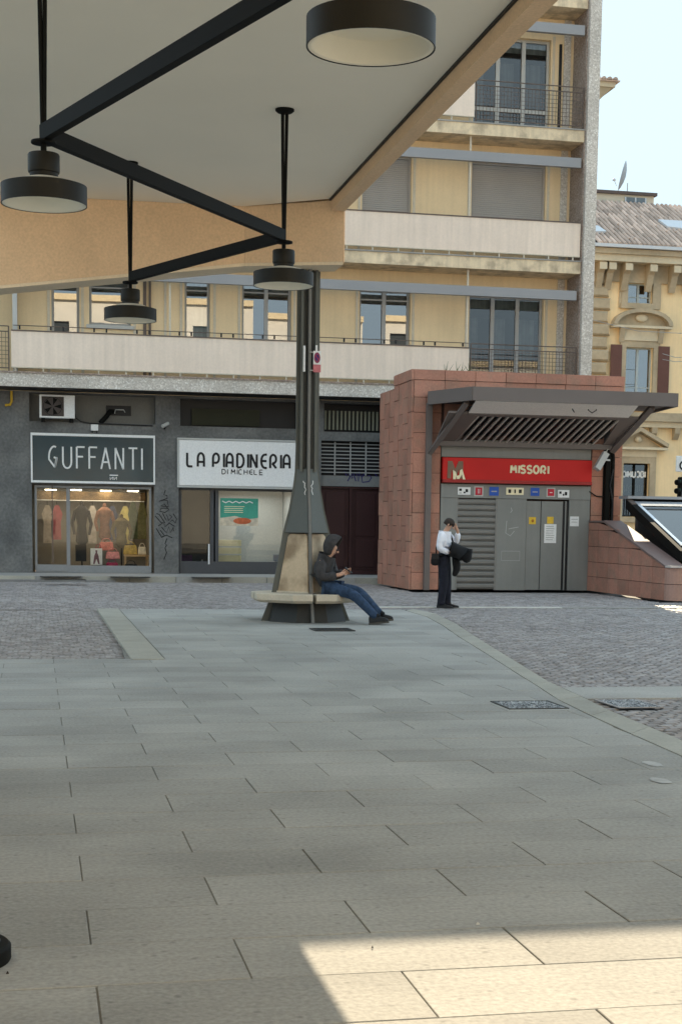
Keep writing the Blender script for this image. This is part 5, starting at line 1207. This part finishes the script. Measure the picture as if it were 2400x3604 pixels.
for qx, qy in ((-1, -1), (1, -1), (1, 1), (-1, 1)):
    g_ = .03; R = .85; v = .352
    poly = [(g_*qx, g_*qy), (R*qx, g_*qy), (R*qx, v*qy), (v*qx, R*qy), (g_*qx, R*qy)]
    po = [(pcx+a, pcy+b) for a, b in poly]; pi_ = [(pcx+a*.93 if abs(a) > .1 else pcx+a, pcy+b*.93 if abs(b) > .1 else pcy+b) for a, b in poly]; pt_ = [(pcx+a*.985 if abs(a) > .1 else pcx+a, pcy+b*.985 if abs(b) > .1 else pcy+b) for a, b in poly]
    MB().loft([[(a, b, .318) for a, b in pi_], [(a, b, .36) for a, b in po], [(a, b, .45) for a, b in po], [(a, b, .462) for a, b in pt_]]).build('seat_slab', m_stonetop, bn)
    def tri(a_, b_, z, th): 
        dx, dy = qx*th*.7071, qy*th*.7071
        return [(pcx+a_*qx, pcy+b_*qy, z), (pcx+b_*qx, pcy+a_*qy, z), (pcx+b_*qx-dx, pcy+a_*qy-dy, z), (pcx+a_*qx-dx, pcy+b_*qy-dy, z)]
    MB().loft([tri(.475, .045, .464, .07), tri(.31, .04, 1.37, .06), tri(.275, .055, 1.41, .06)]).build('back_panel', m_stone, bn, bevel=.008)
    MB().loft([tri(.49, .045, .464, .02), tri(.487, .045, .49, .02)]).build('base_moulding', m_stonetop, bn)
# sign and tube on the post
xs0, zs0 = onY(1102, 1310, pcy-.22); xs1, zs1 = onY(1129, 1236, pcy-.22)
npk = thing('no_parking_sign', 'small no parking sign with red lower plate strapped to the post', 'sign', (xs0, pcy-.2, zs0))
zm = zs0+(zs1-zs0)*.36
B(xs0, xs1, pcy-.235, pcy-.225, zm+.002, zs1).build('plate', m_white, npk)
B(xs0, xs1, pcy-.235, pcy-.225, zs0, zm).build('tow_away_plate', mat('pink red plate', (.55, .16, .18), .5, .2, 20), npk)
cx_, cz_ = (xs0+xs1)/2, (zm+zs1)/2
mb = MB(); mb.lathe(0, 0, [(.028, 0), (.05, 0), (.05, .005), (.028, .005)], 20, True); mb.v = [(cx_+x, pcy-.236-z, cz_+y*1.7) for x, y, z in mb.v]; mb.build('red_ring', mat('dull red ring', (.25, .04, .1), .5, .1, 5), npk)
mb = MB().sphere((cx_, pcy-.237, cz_), .03, .003, .05); mb.build('blue_disc', mat('navy disc', (.03, .03, .16), .5, .1, 5), npk)
MB().tube([(cx_-.025, pcy-.243, cz_+.04), (cx_+.025, pcy-.243, cz_-.04)], .006, 5).build('red_slash', m_redp, npk)
for zz_ in (zs0+.03, zs1-.02): B(xs0-.05, xs0, pcy-.23, pcy-.19, zz_-.006, zz_+.006).build('strap', m_framelt, npk)
B(xs0+.035, xs0+.065, pcy-.232, pcy-.222, zs1, zs1+.09).build('top_bracket', m_white, npk)
xa, za = onY(1070, 1308, pcy-.2); xb, zb = onY(1071, 1217, pcy-.2)
tt = MB().tube([(xa, pcy-.21, za), (xa, pcy-.21, zb)], .018, 8).build('light_tube', m_white); tag(tt, 'thin white vertical tube fixed to the left face of the post', 'tube')
for (px, lb) in ((1073, 'white scribbled sticker strip on the left face of the post'), (1096, 'white scribbled sticker strip on the front fin of the post')):
    st_ = []
    for i in range(6):
        x_, z_ = onY(px+random.uniform(-4, 4), 1692+i*9, pcy-.24 if px < 1090 else pcy-.27); st_.append((x_, z_)); st_.append((x_+random.uniform(-.012, .012), z_-.02))
    o = MB().tube([(a, pcy-.2 if px < 1090 else pcy-.315, b) for a, b in st_], .006, 5, .3).build('scribble_sticker', m_white); tag(o, lb, 'sticker')

# ================================================================== PEOPLE
def skin(name, nodes, edges, m_, parent, grow=0., sub=1, root=None):
    names = []
    for a, b in edges:
        for q in (a, b):
            if q not in names: names.append(q)
    me = bpy.data.meshes.new(name); me.from_pydata([nodes[q][:3] for q in names], [(names.index(a), names.index(b)) for a, b in edges], [])
    me.materials.append(m_); o = bpy.data.objects.new(name, me); COL.objects.link(o); o.parent = parent
    sk = o.modifiers.new('skin', 'SKIN'); sk.use_smooth_shade = True
    lay = me.skin_vertices[0].data if me.skin_vertices else None
    if lay is None:
        bm = bmesh.new(); bm.from_mesh(me); bm.verts.layers.skin.verify(); bm.to_mesh(me); bm.free(); lay = me.skin_vertices[0].data
    for i, q in enumerate(names):
        r = nodes[q][3]; r2 = nodes[q][4] if len(nodes[q]) > 4 else r
        lay[i].radius = (r+grow, r2+grow); lay[i].use_root = (q == (root or names[0]))
    if sub: ss_ = o.modifiers.new('sub', 'SUBSURF'); ss_.levels = sub; ss_.render_levels = sub
    return o
def fingers(N, E, palm, d, up, side, tag_, curl=.4, s=1.0):
    """five bent fingers on a palm node; d = pointing direction, up = back of hand, side = thumb side"""
    p = Vector(N[palm][:3]); d, up, side = Vector(d).normalized(), Vector(up).normalized(), Vector(side).normalized()
    for i, (off, ln) in enumerate(((.030, .068), (.010, .076), (-.010, .072), (-.030, .056))):
        b0 = p+d*.045*s+side*off*s; b1 = b0+(d*math.cos(curl)-up*math.sin(curl))*ln*.55*s; b2 = b1+(d*math.cos(curl*2.2)-up*math.sin(curl*2.2))*ln*.5*s
        for j, b in enumerate((b0, b1, b2)): N[f'{tag_}{i}{j}'] = (*b, .0095*s-.001*j)
        E += [(palm, f'{tag_}{i}0'), (f'{tag_}{i}0', f'{tag_}{i}1'), (f'{tag_}{i}1', f'{tag_}{i}2')]
    t0 = p+side*.035*s+d*.0; t1 = t0+(side*.6+d*.8)*.035*s; t2 = t1+(side*.1+d)*.028*s
    for j, b in enumerate((t0, t1, t2)): N[f'{tag_}t{j}'] = (*b, .012*s-.001*j)
    E += [(palm, f'{tag_}t0'), (f'{tag_}t0', f'{tag_}t1'), (f'{tag_}t1', f'{tag_}t2')]
def head_parts(parent, c, tilt, hair=True):
    """eyes, ears, nose and hair around head centre c; tilt = pitch of the face downwards, face towards +x"""
    R = Matrix.Rotation(tilt, 3, 'Y'); C_ = Vector(c)
    def w2(v): return C_+R @ Vector(v)
    def blob(name, ctr, r, m_, n=10, mm=7):
        mb = MB().sphere((0, 0, 0), *r, n, mm); mb.v = [tuple(w2(Vector(p)+Vector(ctr))) for p in mb.v]
        o = bpy.data.objects.new(name, mb.mesh(name, m_, (0, 0, 0), True)); COL.objects.link(o); o.parent = parent; return o
    for s_ in (-1, 1):
        blob('eye', (.083, s_*.032, .005), (.012, .012, .009), m_black); blob('ear', (-.0, s_*.080, -.01), (.02, .010, .03), m_skin)
        blob('eyebrow', (.090, s_*.032, .026), (.008, .018, .004), m_hair)
    blob('nose', (.102, 0, -.018), (.018, .012, .02), m_skin); blob('mouth', (.088, 0, -.055), (.005, .018, .004), mat('lips', (.40, .19, .14), .6, 0))
    if hair:
        mb = MB(); rings = []
        for i in range(1, 8):
            ph = math.pi*i/14+ (0)
            rings.append([(.104*math.sin(ph)*math.cos(a)-.008, .086*math.sin(ph)*math.sin(a), .030+.090*math.cos(ph)) for a in [2*math.pi*k/16 for k in range(16)]])
        rings.append([((.100*math.cos(a)-.012) if math.cos(a) < .3 else .02, .088*math.sin(a), -.035) for a in [2*math.pi*k/16 for k in range(16)]])
        mb.loft(rings, cap=True); mb.v = [tuple(w2(p)) for p in mb.v]
        # receding hairline: shift the front of the cap back
        o = bpy.data.objects.new('hair', mb.mesh('hair', m_hair, (0, 0, 0), True)); COL.objects.link(o); o.parent = parent
def headnodes(N, E, neck, c, tilt, s=1.0):
    R = Matrix.Rotation(tilt, 3, 'Y'); C_ = Vector(c)
    for nm, v, r in (('skull', (-.018, 0, .028), (.086, .080)), ('crown', (-.012, 0, .06), (.066, .062)), ('face', (.022, 0, -.005), (.068, .062)), ('jaw', (.028, 0, -.055), (.050, .046)), ('chin', (.045, 0, -.085), (.027, .025))):
        p = C_+R @ Vector(v); N[nm] = (*p, *r)
    E += [(neck, 'jaw'), ('jaw', 'face'), ('face', 'skull'), ('skull', 'crown'), ('jaw', 'chin')]

HID = ('pelvis', 'waist', 'belly', 'chest', 'upper', 'hr', 'kr', 'ar', 'hl', 'kl', 'al', 'sr', 'sl', 'er', 'el', 'tr_', 'tl_')
# ---- standing man
mn = thing('person', 'standing man in white shirt and navy trousers holding a black jacket, hand to his face', 'person', (7.66, 28.68, 0), None, rz=rad(-24))
N = {'pelvis': (0, 0, .97, .135, .105), 'waist': (-.01, 0, 1.08, .125, .10), 'belly': (0, 0, 1.18, .13, .105), 'chest': (-.01, 0, 1.31, .145, .105), 'upper': (.0, 0, 1.42, .10, .075), 'neck': (.035, 0, 1.485, .052),
     'hr': (0, -.09, .90, .092), 'kr': (.02, -.10, .50, .062), 'ar': (-.03, -.10, .10, .045), 'tr_': (.13, -.12, .045, .040, .032),
     'hl': (0, .09, .90, .092), 'kl': (.05, .10, .50, .062), 'al': (.06, .09, .10, .045), 'tl_': (.24, .08, .045, .040, .032),
     'sr': (-.02, -.185, 1.395, .062), 'er': (-.07, -.25, 1.13, .046), 'wr': (.14, -.17, 1.055, .032), 'pr': (.21, -.13, 1.05, .030, .022),
     'sl': (.0, .185, 1.395, .062), 'el': (.20, .24, 1.22, .046), 'wl': (.235, .13, 1.45, .032), 'pl': (.215, .085, 1.53, .030, .022)}
E = [('pelvis', 'waist'), ('waist', 'belly'), ('belly', 'chest'), ('chest', 'upper'), ('upper', 'neck'), ('pelvis', 'hr'), ('hr', 'kr'), ('kr', 'ar'), ('ar', 'tr_'), ('pelvis', 'hl'), ('hl', 'kl'), ('kl', 'al'), ('al', 'tl_'),
     ('upper', 'sr'), ('sr', 'er'), ('er', 'wr'), ('wr', 'pr'), ('upper', 'sl'), ('sl', 'el'), ('el', 'wl'), ('wl', 'pl')]
hc = (.085, 0, 1.595); headnodes(N, E, 'neck', hc, rad(32))
fingers(N, E, 'pr', (.9, .3, -.1), (0, -.3, 1), (0, 1, 0), 'fr'); fingers(N, E, 'pl', (-.35, -.5, .75), (.9, 0, .3), (-.4, 0, -.6), 'fl', .3)
NB = {q: ((v[0], v[1], v[2], *[r_*.5 for r_ in v[3:]]) if q in HID else v) for q, v in N.items()}
for a_, t_ in (('ar', 'tr_'), ('al', 'tl_')): NB[t_] = (N[a_][0]+.035, N[a_][1], N[a_][2]-.05, .016, .014)
skin('body', NB, E, m_skin, mn, root='pelvis'); head_parts(mn, hc, rad(32))
skin('shirt', N, [('waist', 'belly'), ('belly', 'chest'), ('chest', 'upper'), ('upper', 'sr'), ('sr', 'er'), ('er', 'wr'), ('upper', 'sl'), ('sl', 'el'), ('el', 'wl')], m_shirt, mn, .03, root='chest')
N2 = dict(N); N2['c1'] = (.02, 0, 1.445, .066); N2['c2'] = (.04, 0, 1.49, .058)
skin('collar', N2, [('c1', 'c2')], m_white, mn)
N['br'] = (-.03, -.10, .035, .058); N['bl'] = (.06, .09, .035, .058)
skin('trousers', N, [('waist', 'pelvis'), ('pelvis', 'hr'), ('hr', 'kr'), ('kr', 'ar'), ('pelvis', 'hl'), ('hl', 'kl'), ('kl', 'al'), ('ar', 'br'), ('al', 'bl')], m_navy, mn, .032, root='pelvis')
NS = {k: (*v[:3], .052, .046) for k, v in N.items() if k in ('ar', 'al')}; NS['t1'] = (.05, -.11, .06, .038, .034); NS['t2'] = (.14, .085, .06, .038, .034)
skin('sock', NS, [('ar', 't1')], m_blackc, mn); skin('sock', NS, [('al', 't2')], m_blackc, mn)
for a, b, q in (('ar', 'tr_', 'r'), ('al', 'tl_', 'l')):
    A, T = Vector(N[a][:3]), Vector(N[b][:3]); d = (T-A); d.z = 0; d.normalize(); s_ = Vector((-d.y, d.x, 0))*.048; mb = MB(); rg = []
    for t_, w_, h in ((-.085, .5, .03), (-.07, .8, .095), (.0, .9, .10), (.08, .95, .07), (.16, 1.0, .05), (.215, .75, .04), (.235, .35, .025)):
        p = A+d*t_; rg.append([(p.x-s_.x*w_, p.y-s_.y*w_, .0), (p.x+s_.x*w_, p.y+s_.y*w_, .0), (p.x+s_.x*w_*.7, p.y+s_.y*w_*.7, h), (p.x-s_.x*w_*.7, p.y-s_.y*w_*.7, h)])
    mb.loft(rg); mb.build('shoe', m_shoe, mn, bevel=.008)
def loc_build(mb, name, m_, parent, smooth=False, sub=0):
    o = bpy.data.objects.new(name, mb.mesh(name, m_, (0, 0, 0), smooth)); COL.objects.link(o); o.parent = parent
    if sub: q = o.modifiers.new('sub', 'SUBSURF'); q.levels = sub; q.render_levels = sub
    return o
loc_build(MB().box(.105, .118, -.035, .035, .985, 1.02), 'belt_buckle', m_framelt, mn)
loc_build(MB().tube([(.10, .12, 1.40), (.155, .03, 1.27), (.14, -.10, 1.12), (.02, -.17, 1.02), (-.08, -.19, .98)], .016, 6), 'bag_strap', m_dark, mn)
loc_build(MB().tube([(.09, .13, 1.41), (.0, .1, 1.46), (-.10, .02, 1.38), (-.14, -.1, 1.15), (-.12, -.2, 1.0)], .014, 6), 'bag_strap', m_dark, mn)
bg_ = thing('shoulder_bag', 'small black shoulder bag hanging at the hip of the standing man', 'bag', (7.66, 28.68, 0), None, rz=rad(-24))
loc_build(MB().loft([[(-.22, -.26, .80), (-.06, -.26, .80), (-.06, -.17, .80), (-.22, -.17, .80)], [(-.24, -.28, .88), (-.04, -.28, .88), (-.04, -.16, .88), (-.24, -.16, .88)], [(-.21, -.25, 1.06), (-.05, -.25, 1.06), (-.05, -.18, 1.06), (-.21, -.18, 1.06)]]), 'bag_body', m_blackc, bg_, True, 1)
loc_build(MB().box(-.2, -.06, -.27, -.262, .93, 1.04), 'flap', m_shoe, bg_)
jk = thing('jacket', 'black jacket draped over the forearm of the standing man', 'jacket', (7.66, 28.68, 0), None, rz=rad(-24))
N3 = {'a': (.22, -.12, 1.12, .09), 'b': (.31, -.12, 1.11, .16, .14), 'c': (.42, -.12, 1.03, .18, .16), 'd': (.46, -.11, .94, .14, .12), 'e': (.40, -.10, .88, .08, .07),
      'f': (.20, -.02, 1.0, .06, .05), 'g': (.24, .0, .86, .10, .07), 'h': (.25, .0, .74, .09, .06), 'i': (.19, .0, .60, .05, .035)}
skin('cloth', N3, [('a', 'b'), ('b', 'c'), ('c', 'd'), ('d', 'e'), ('a', 'f'), ('f', 'g'), ('g', 'h'), ('h', 'i')], m_blackc, jk, root='b')

# ---- seated man
sx_, sy_, rz_ = 4.50, 24.28, rad(-28)
sm = thing('person', 'seated man in charcoal hooded jacket and jeans looking at his phone', 'person', (sx_, sy_, 0), None, rz=rz_)
N = {'pelvis': (.10, 0, .585, .135, .115), 'waist': (.02, 0, .70, .14, .11), 'belly': (-.02, 0, .80, .15, .12), 'chest': (-.01, 0, .92, .165, .12), 'upper': (.03, 0, 1.02, .12, .09), 'neck': (.09, 0, 1.085, .055),
     'hr': (.15, -.09, .555, .095), 'kr': (.54, -.13, .475, .068), 'ar': (.87, -.14, .17, .046), 'tr_': (1.05, -.15, .10, .042, .034),
     'hl': (.15, .09, .555, .095), 'kl': (.57, .09, .51, .068), 'al': (.90, .02, .20, .046), 'tl_': (1.09, -.01, .14, .042, .034),
     'sr': (.0, -.20, .985, .075), 'er': (.04, -.27, .72, .055), 'wr': (.28, -.15, .77, .036), 'pr': (.345, -.10, .79, .030, .022),
     'sl': (.02, .20, .985, .075), 'el': (.10, .26, .74, .055), 'wl': (.31, .08, .80, .036), 'pl': (.37, .03, .80, .030, .022)}
E = [('pelvis', 'waist'), ('waist', 'belly'), ('belly', 'chest'), ('chest', 'upper'), ('upper', 'neck'), ('pelvis', 'hr'), ('hr', 'kr'), ('kr', 'ar'), ('ar', 'tr_'), ('pelvis', 'hl'), ('hl', 'kl'), ('kl', 'al'), ('al', 'tl_'),
     ('upper', 'sr'), ('sr', 'er'), ('er', 'wr'), ('wr', 'pr'), ('upper', 'sl'), ('sl', 'el'), ('el', 'wl'), ('wl', 'pl')]
hc = (.15, 0, 1.195); headnodes(N, E, 'neck', hc, rad(28))
fingers(N, E, 'pr', (.8, .5, .25), (0, -.5, -.5), (0, 0, 1), 'fr', .5); fingers(N, E, 'pl', (.85, -.3, .25), (0, .5, -.5), (0, 0, 1), 'fl', .5)
NB = {q: ((v[0], v[1], v[2], *[r_*.5 for r_ in v[3:]]) if q in HID else v) for q, v in N.items()}
for a_, t_ in (('ar', 'tr_'), ('al', 'tl_')): NB[t_] = (N[a_][0]+.035, N[a_][1], N[a_][2]-.05, .016, .014)
skin('body', NB, E, m_skin, sm, root='pelvis'); head_parts(sm, hc, rad(28), hair=False)
skin('jacket', N, [('pelvis', 'waist'), ('waist', 'belly'), ('belly', 'chest'), ('chest', 'upper'), ('upper', 'sr'), ('sr', 'er'), ('er', 'wr'), ('upper', 'sl'), ('sl', 'el'), ('el', 'wl')], m_hoodie, sm, .04, root='chest')
N['br'] = (.94, -.14, .10, .056); N['bl'] = (.965, .01, .13, .056)
skin('jeans', N, [('pelvis', 'hr'), ('hr', 'kr'), ('kr', 'ar'), ('pelvis', 'hl'), ('hl', 'kl'), ('kl', 'al'), ('ar', 'br'), ('al', 'bl')], m_denim, sm, .024, root='pelvis')
# hood: open shell round the head
mb = MB(); R = Matrix.Rotation(rad(8), 3, 'Y'); rings = []
for i in range(0, 9):
    u = i/8; xx = -.145+.20*u; rr_ = .148*math.sqrt(max(.02, 1-((u-.62)/.66)**2)); 
    zc_ = .02+.01*u
    rings.append([(xx+(.055*math.sin(a)*(u-.5)*2 if u > .5 else 0), rr_*.88*math.cos(a), zc_+rr_*1.08*math.sin(a)+(.02 if math.sin(a) > .9 else 0)) for a in [2*math.pi*k/18 for k in range(18)]])
inner_ = [[(p[0], p[1]*.9, (p[2]-.02)*.9+.02) for p in r_] for r_ in reversed(rings[1:])]
mb.loft(rings+inner_, cap=True)
mb.v = [tuple(Vector(hc)+R @ (Vector(p)*1.1)) for p in mb.v]; loc_build(mb, 'hood', m_hoodie, sm, True, 1)
N4 = {'a': (.03, 0, 1.03, .13, .12), 'b': (.075, 0, 1.11, .10, .095)}
skin('hood_collar', N4, [('a', 'b')], m_hoodie, sm)
NS = {k: (*v[:3], .056, .052) for k, v in N.items() if k in ('ar', 'al')}; NS['t1'] = (.99, -.145, .12, .048, .042); NS['t2'] = (1.02, .0, .155, .048, .042)
skin('boot_shaft', NS, [('ar', 't1')], m_blackc, sm); skin('boot_shaft', NS, [('al', 't2')], m_blackc, sm)
for a, b, rt in (('ar', 'tr_', .0), ('al', 'tl_', .0)):
    A, T = Vector(N[a][:3]), Vector(N[b][:3]); side = Vector((0, 1, 0))*.052; ang = rad(18); d = Vector((math.cos(ang), -.05, math.sin(ang)*.35)).normalized(); up = Vector((-d.z, 0, d.x))
    heel = A+Vector((-.06, 0, 0)); heel.z = (.0 if a == 'ar' else .03)
    up_rings, so_rings = [], []
    for t_, w_, h in ((0, .6, .10), (.03, .85, .17), (.09, .9, .16), (.16, .95, .12), (.23, 1.0, .10), (.29, .85, .08), (.325, .45, .055)):
        p = heel+d*t_
        up_rings.append([p-side*w_+up*.028, p+side*w_+up*.028, p+side*w_*.65+up*h, p-side*w_*.65+up*h])
        so_rings.append([p-side*w_*1.06, p+side*w_*1.06, p+side*w_*1.06+up*.03, p-side*w_*1.06+up*.03])
    s_ = loc_build(MB().loft(up_rings), 'shoe', m_shoe, sm); s_.modifiers.new('bevel', 'BEVEL').width = .01
    loc_build(MB().loft(so_rings), 'sole', m_sole, s_)
ph = thing('phone', 'dark mobile phone held by the seated man', 'phone', (sx_, sy_, 0), None, rz=rz_)
Rm = Matrix.Rotation(rad(-52), 3, 'Y'); q = MB().box(-.005, .005, -.036, .036, -.07, .07); q.v = [tuple(Rm @ Vector(p)+Vector((.425, -.04, .85))) for p in q.v]; loc_build(q, 'case', m_black, ph)
q = MB().box(-.0068, -.0052, -.032, .032, -.064, .064); q.v = [tuple(Rm @ Vector(p)+Vector((.425, -.04, .85))) for p in q.v]; loc_build(q, 'screen', mat('phone screen', (.25, .27, .3), .2, 0), ph)

# ================================================================== SMALL THINGS ON THE PAVING
db = thing('round_metal_base', 'black round metal stand base at the left edge of the paving', 'stand base', (-.31, 5.62, 0))
MB().lathe(-.31, 5.62, [(.205, 0), (.21, .01), (.21, .055), (.20, .066), (.185, .066)], 48).build('base_disc', m_dark, db, smooth=True)
MB().lathe(-.31, 5.62, [(.17, .067), (.172, .072), (.168, .076), (.03, .078)], 48).build('top_plate', mat('dark grey top', (.10, .10, .095), .5, .05, 3), db, smooth=True)
MB().lathe(-.31, 5.62, [(.025, .076), (.025, .5)], 12).build('stem', m_dark, db)
def litter(px, py, s_, lab, m_=m_litter):
    x, y = onZ(px, py); o = MB().add([(x-s_, y-s_*.6, .001), (x+s_*.8, y-s_*.4, .001), (x+s_, y+s_*.7, .001), (x-s_*.5, y+s_*.5, .001), (x, y, .012)], [(0, 1, 4), (1, 2, 4), (2, 3, 4), (3, 0, 4)]).build('litter_scrap', m_)
    tag(o, lab, 'litter', 'scraps on the paving')
litter(1680, 3254, .011, 'tiny pale paper scrap in the shade just above the sunlit patch')
litter(28, 3428, .006, 'tiny brown crumb beside the black round base', m_hair)
litter(1310, 3337, .005, 'tiny dark crumb inside the sunlit patch', m_iron)
def stain(px, py, rx, ry, lab):
    x, y = onZ(px, py); pts_ = [(x+rx*math.cos(a)*random.uniform(.8, 1.1), y+ry*math.sin(a)*random.uniform(.8, 1.1), .0045) for a in [2*math.pi*k/14 for k in range(14)]]
    o = MB().add(pts_+[(x, y, .005)], [(i, (i+1) % 14, 14) for i in range(14)]).build('paint_spot', mat('chalky white spot', (.43, .42, .40), .8, .3, 7)); tag(o, lab, 'stain', 'pale spots on the paving')
stain(2295, 2690, .06, .13, 'pale spot on the paving at the right edge, farther one'); stain(2325, 2750, .06, .12, 'pale spot on the paving at the right edge, nearer one')

# soft edges on plain steel and stone
scene.render.film_transparent = False
scene.cycles.max_bounces = 6
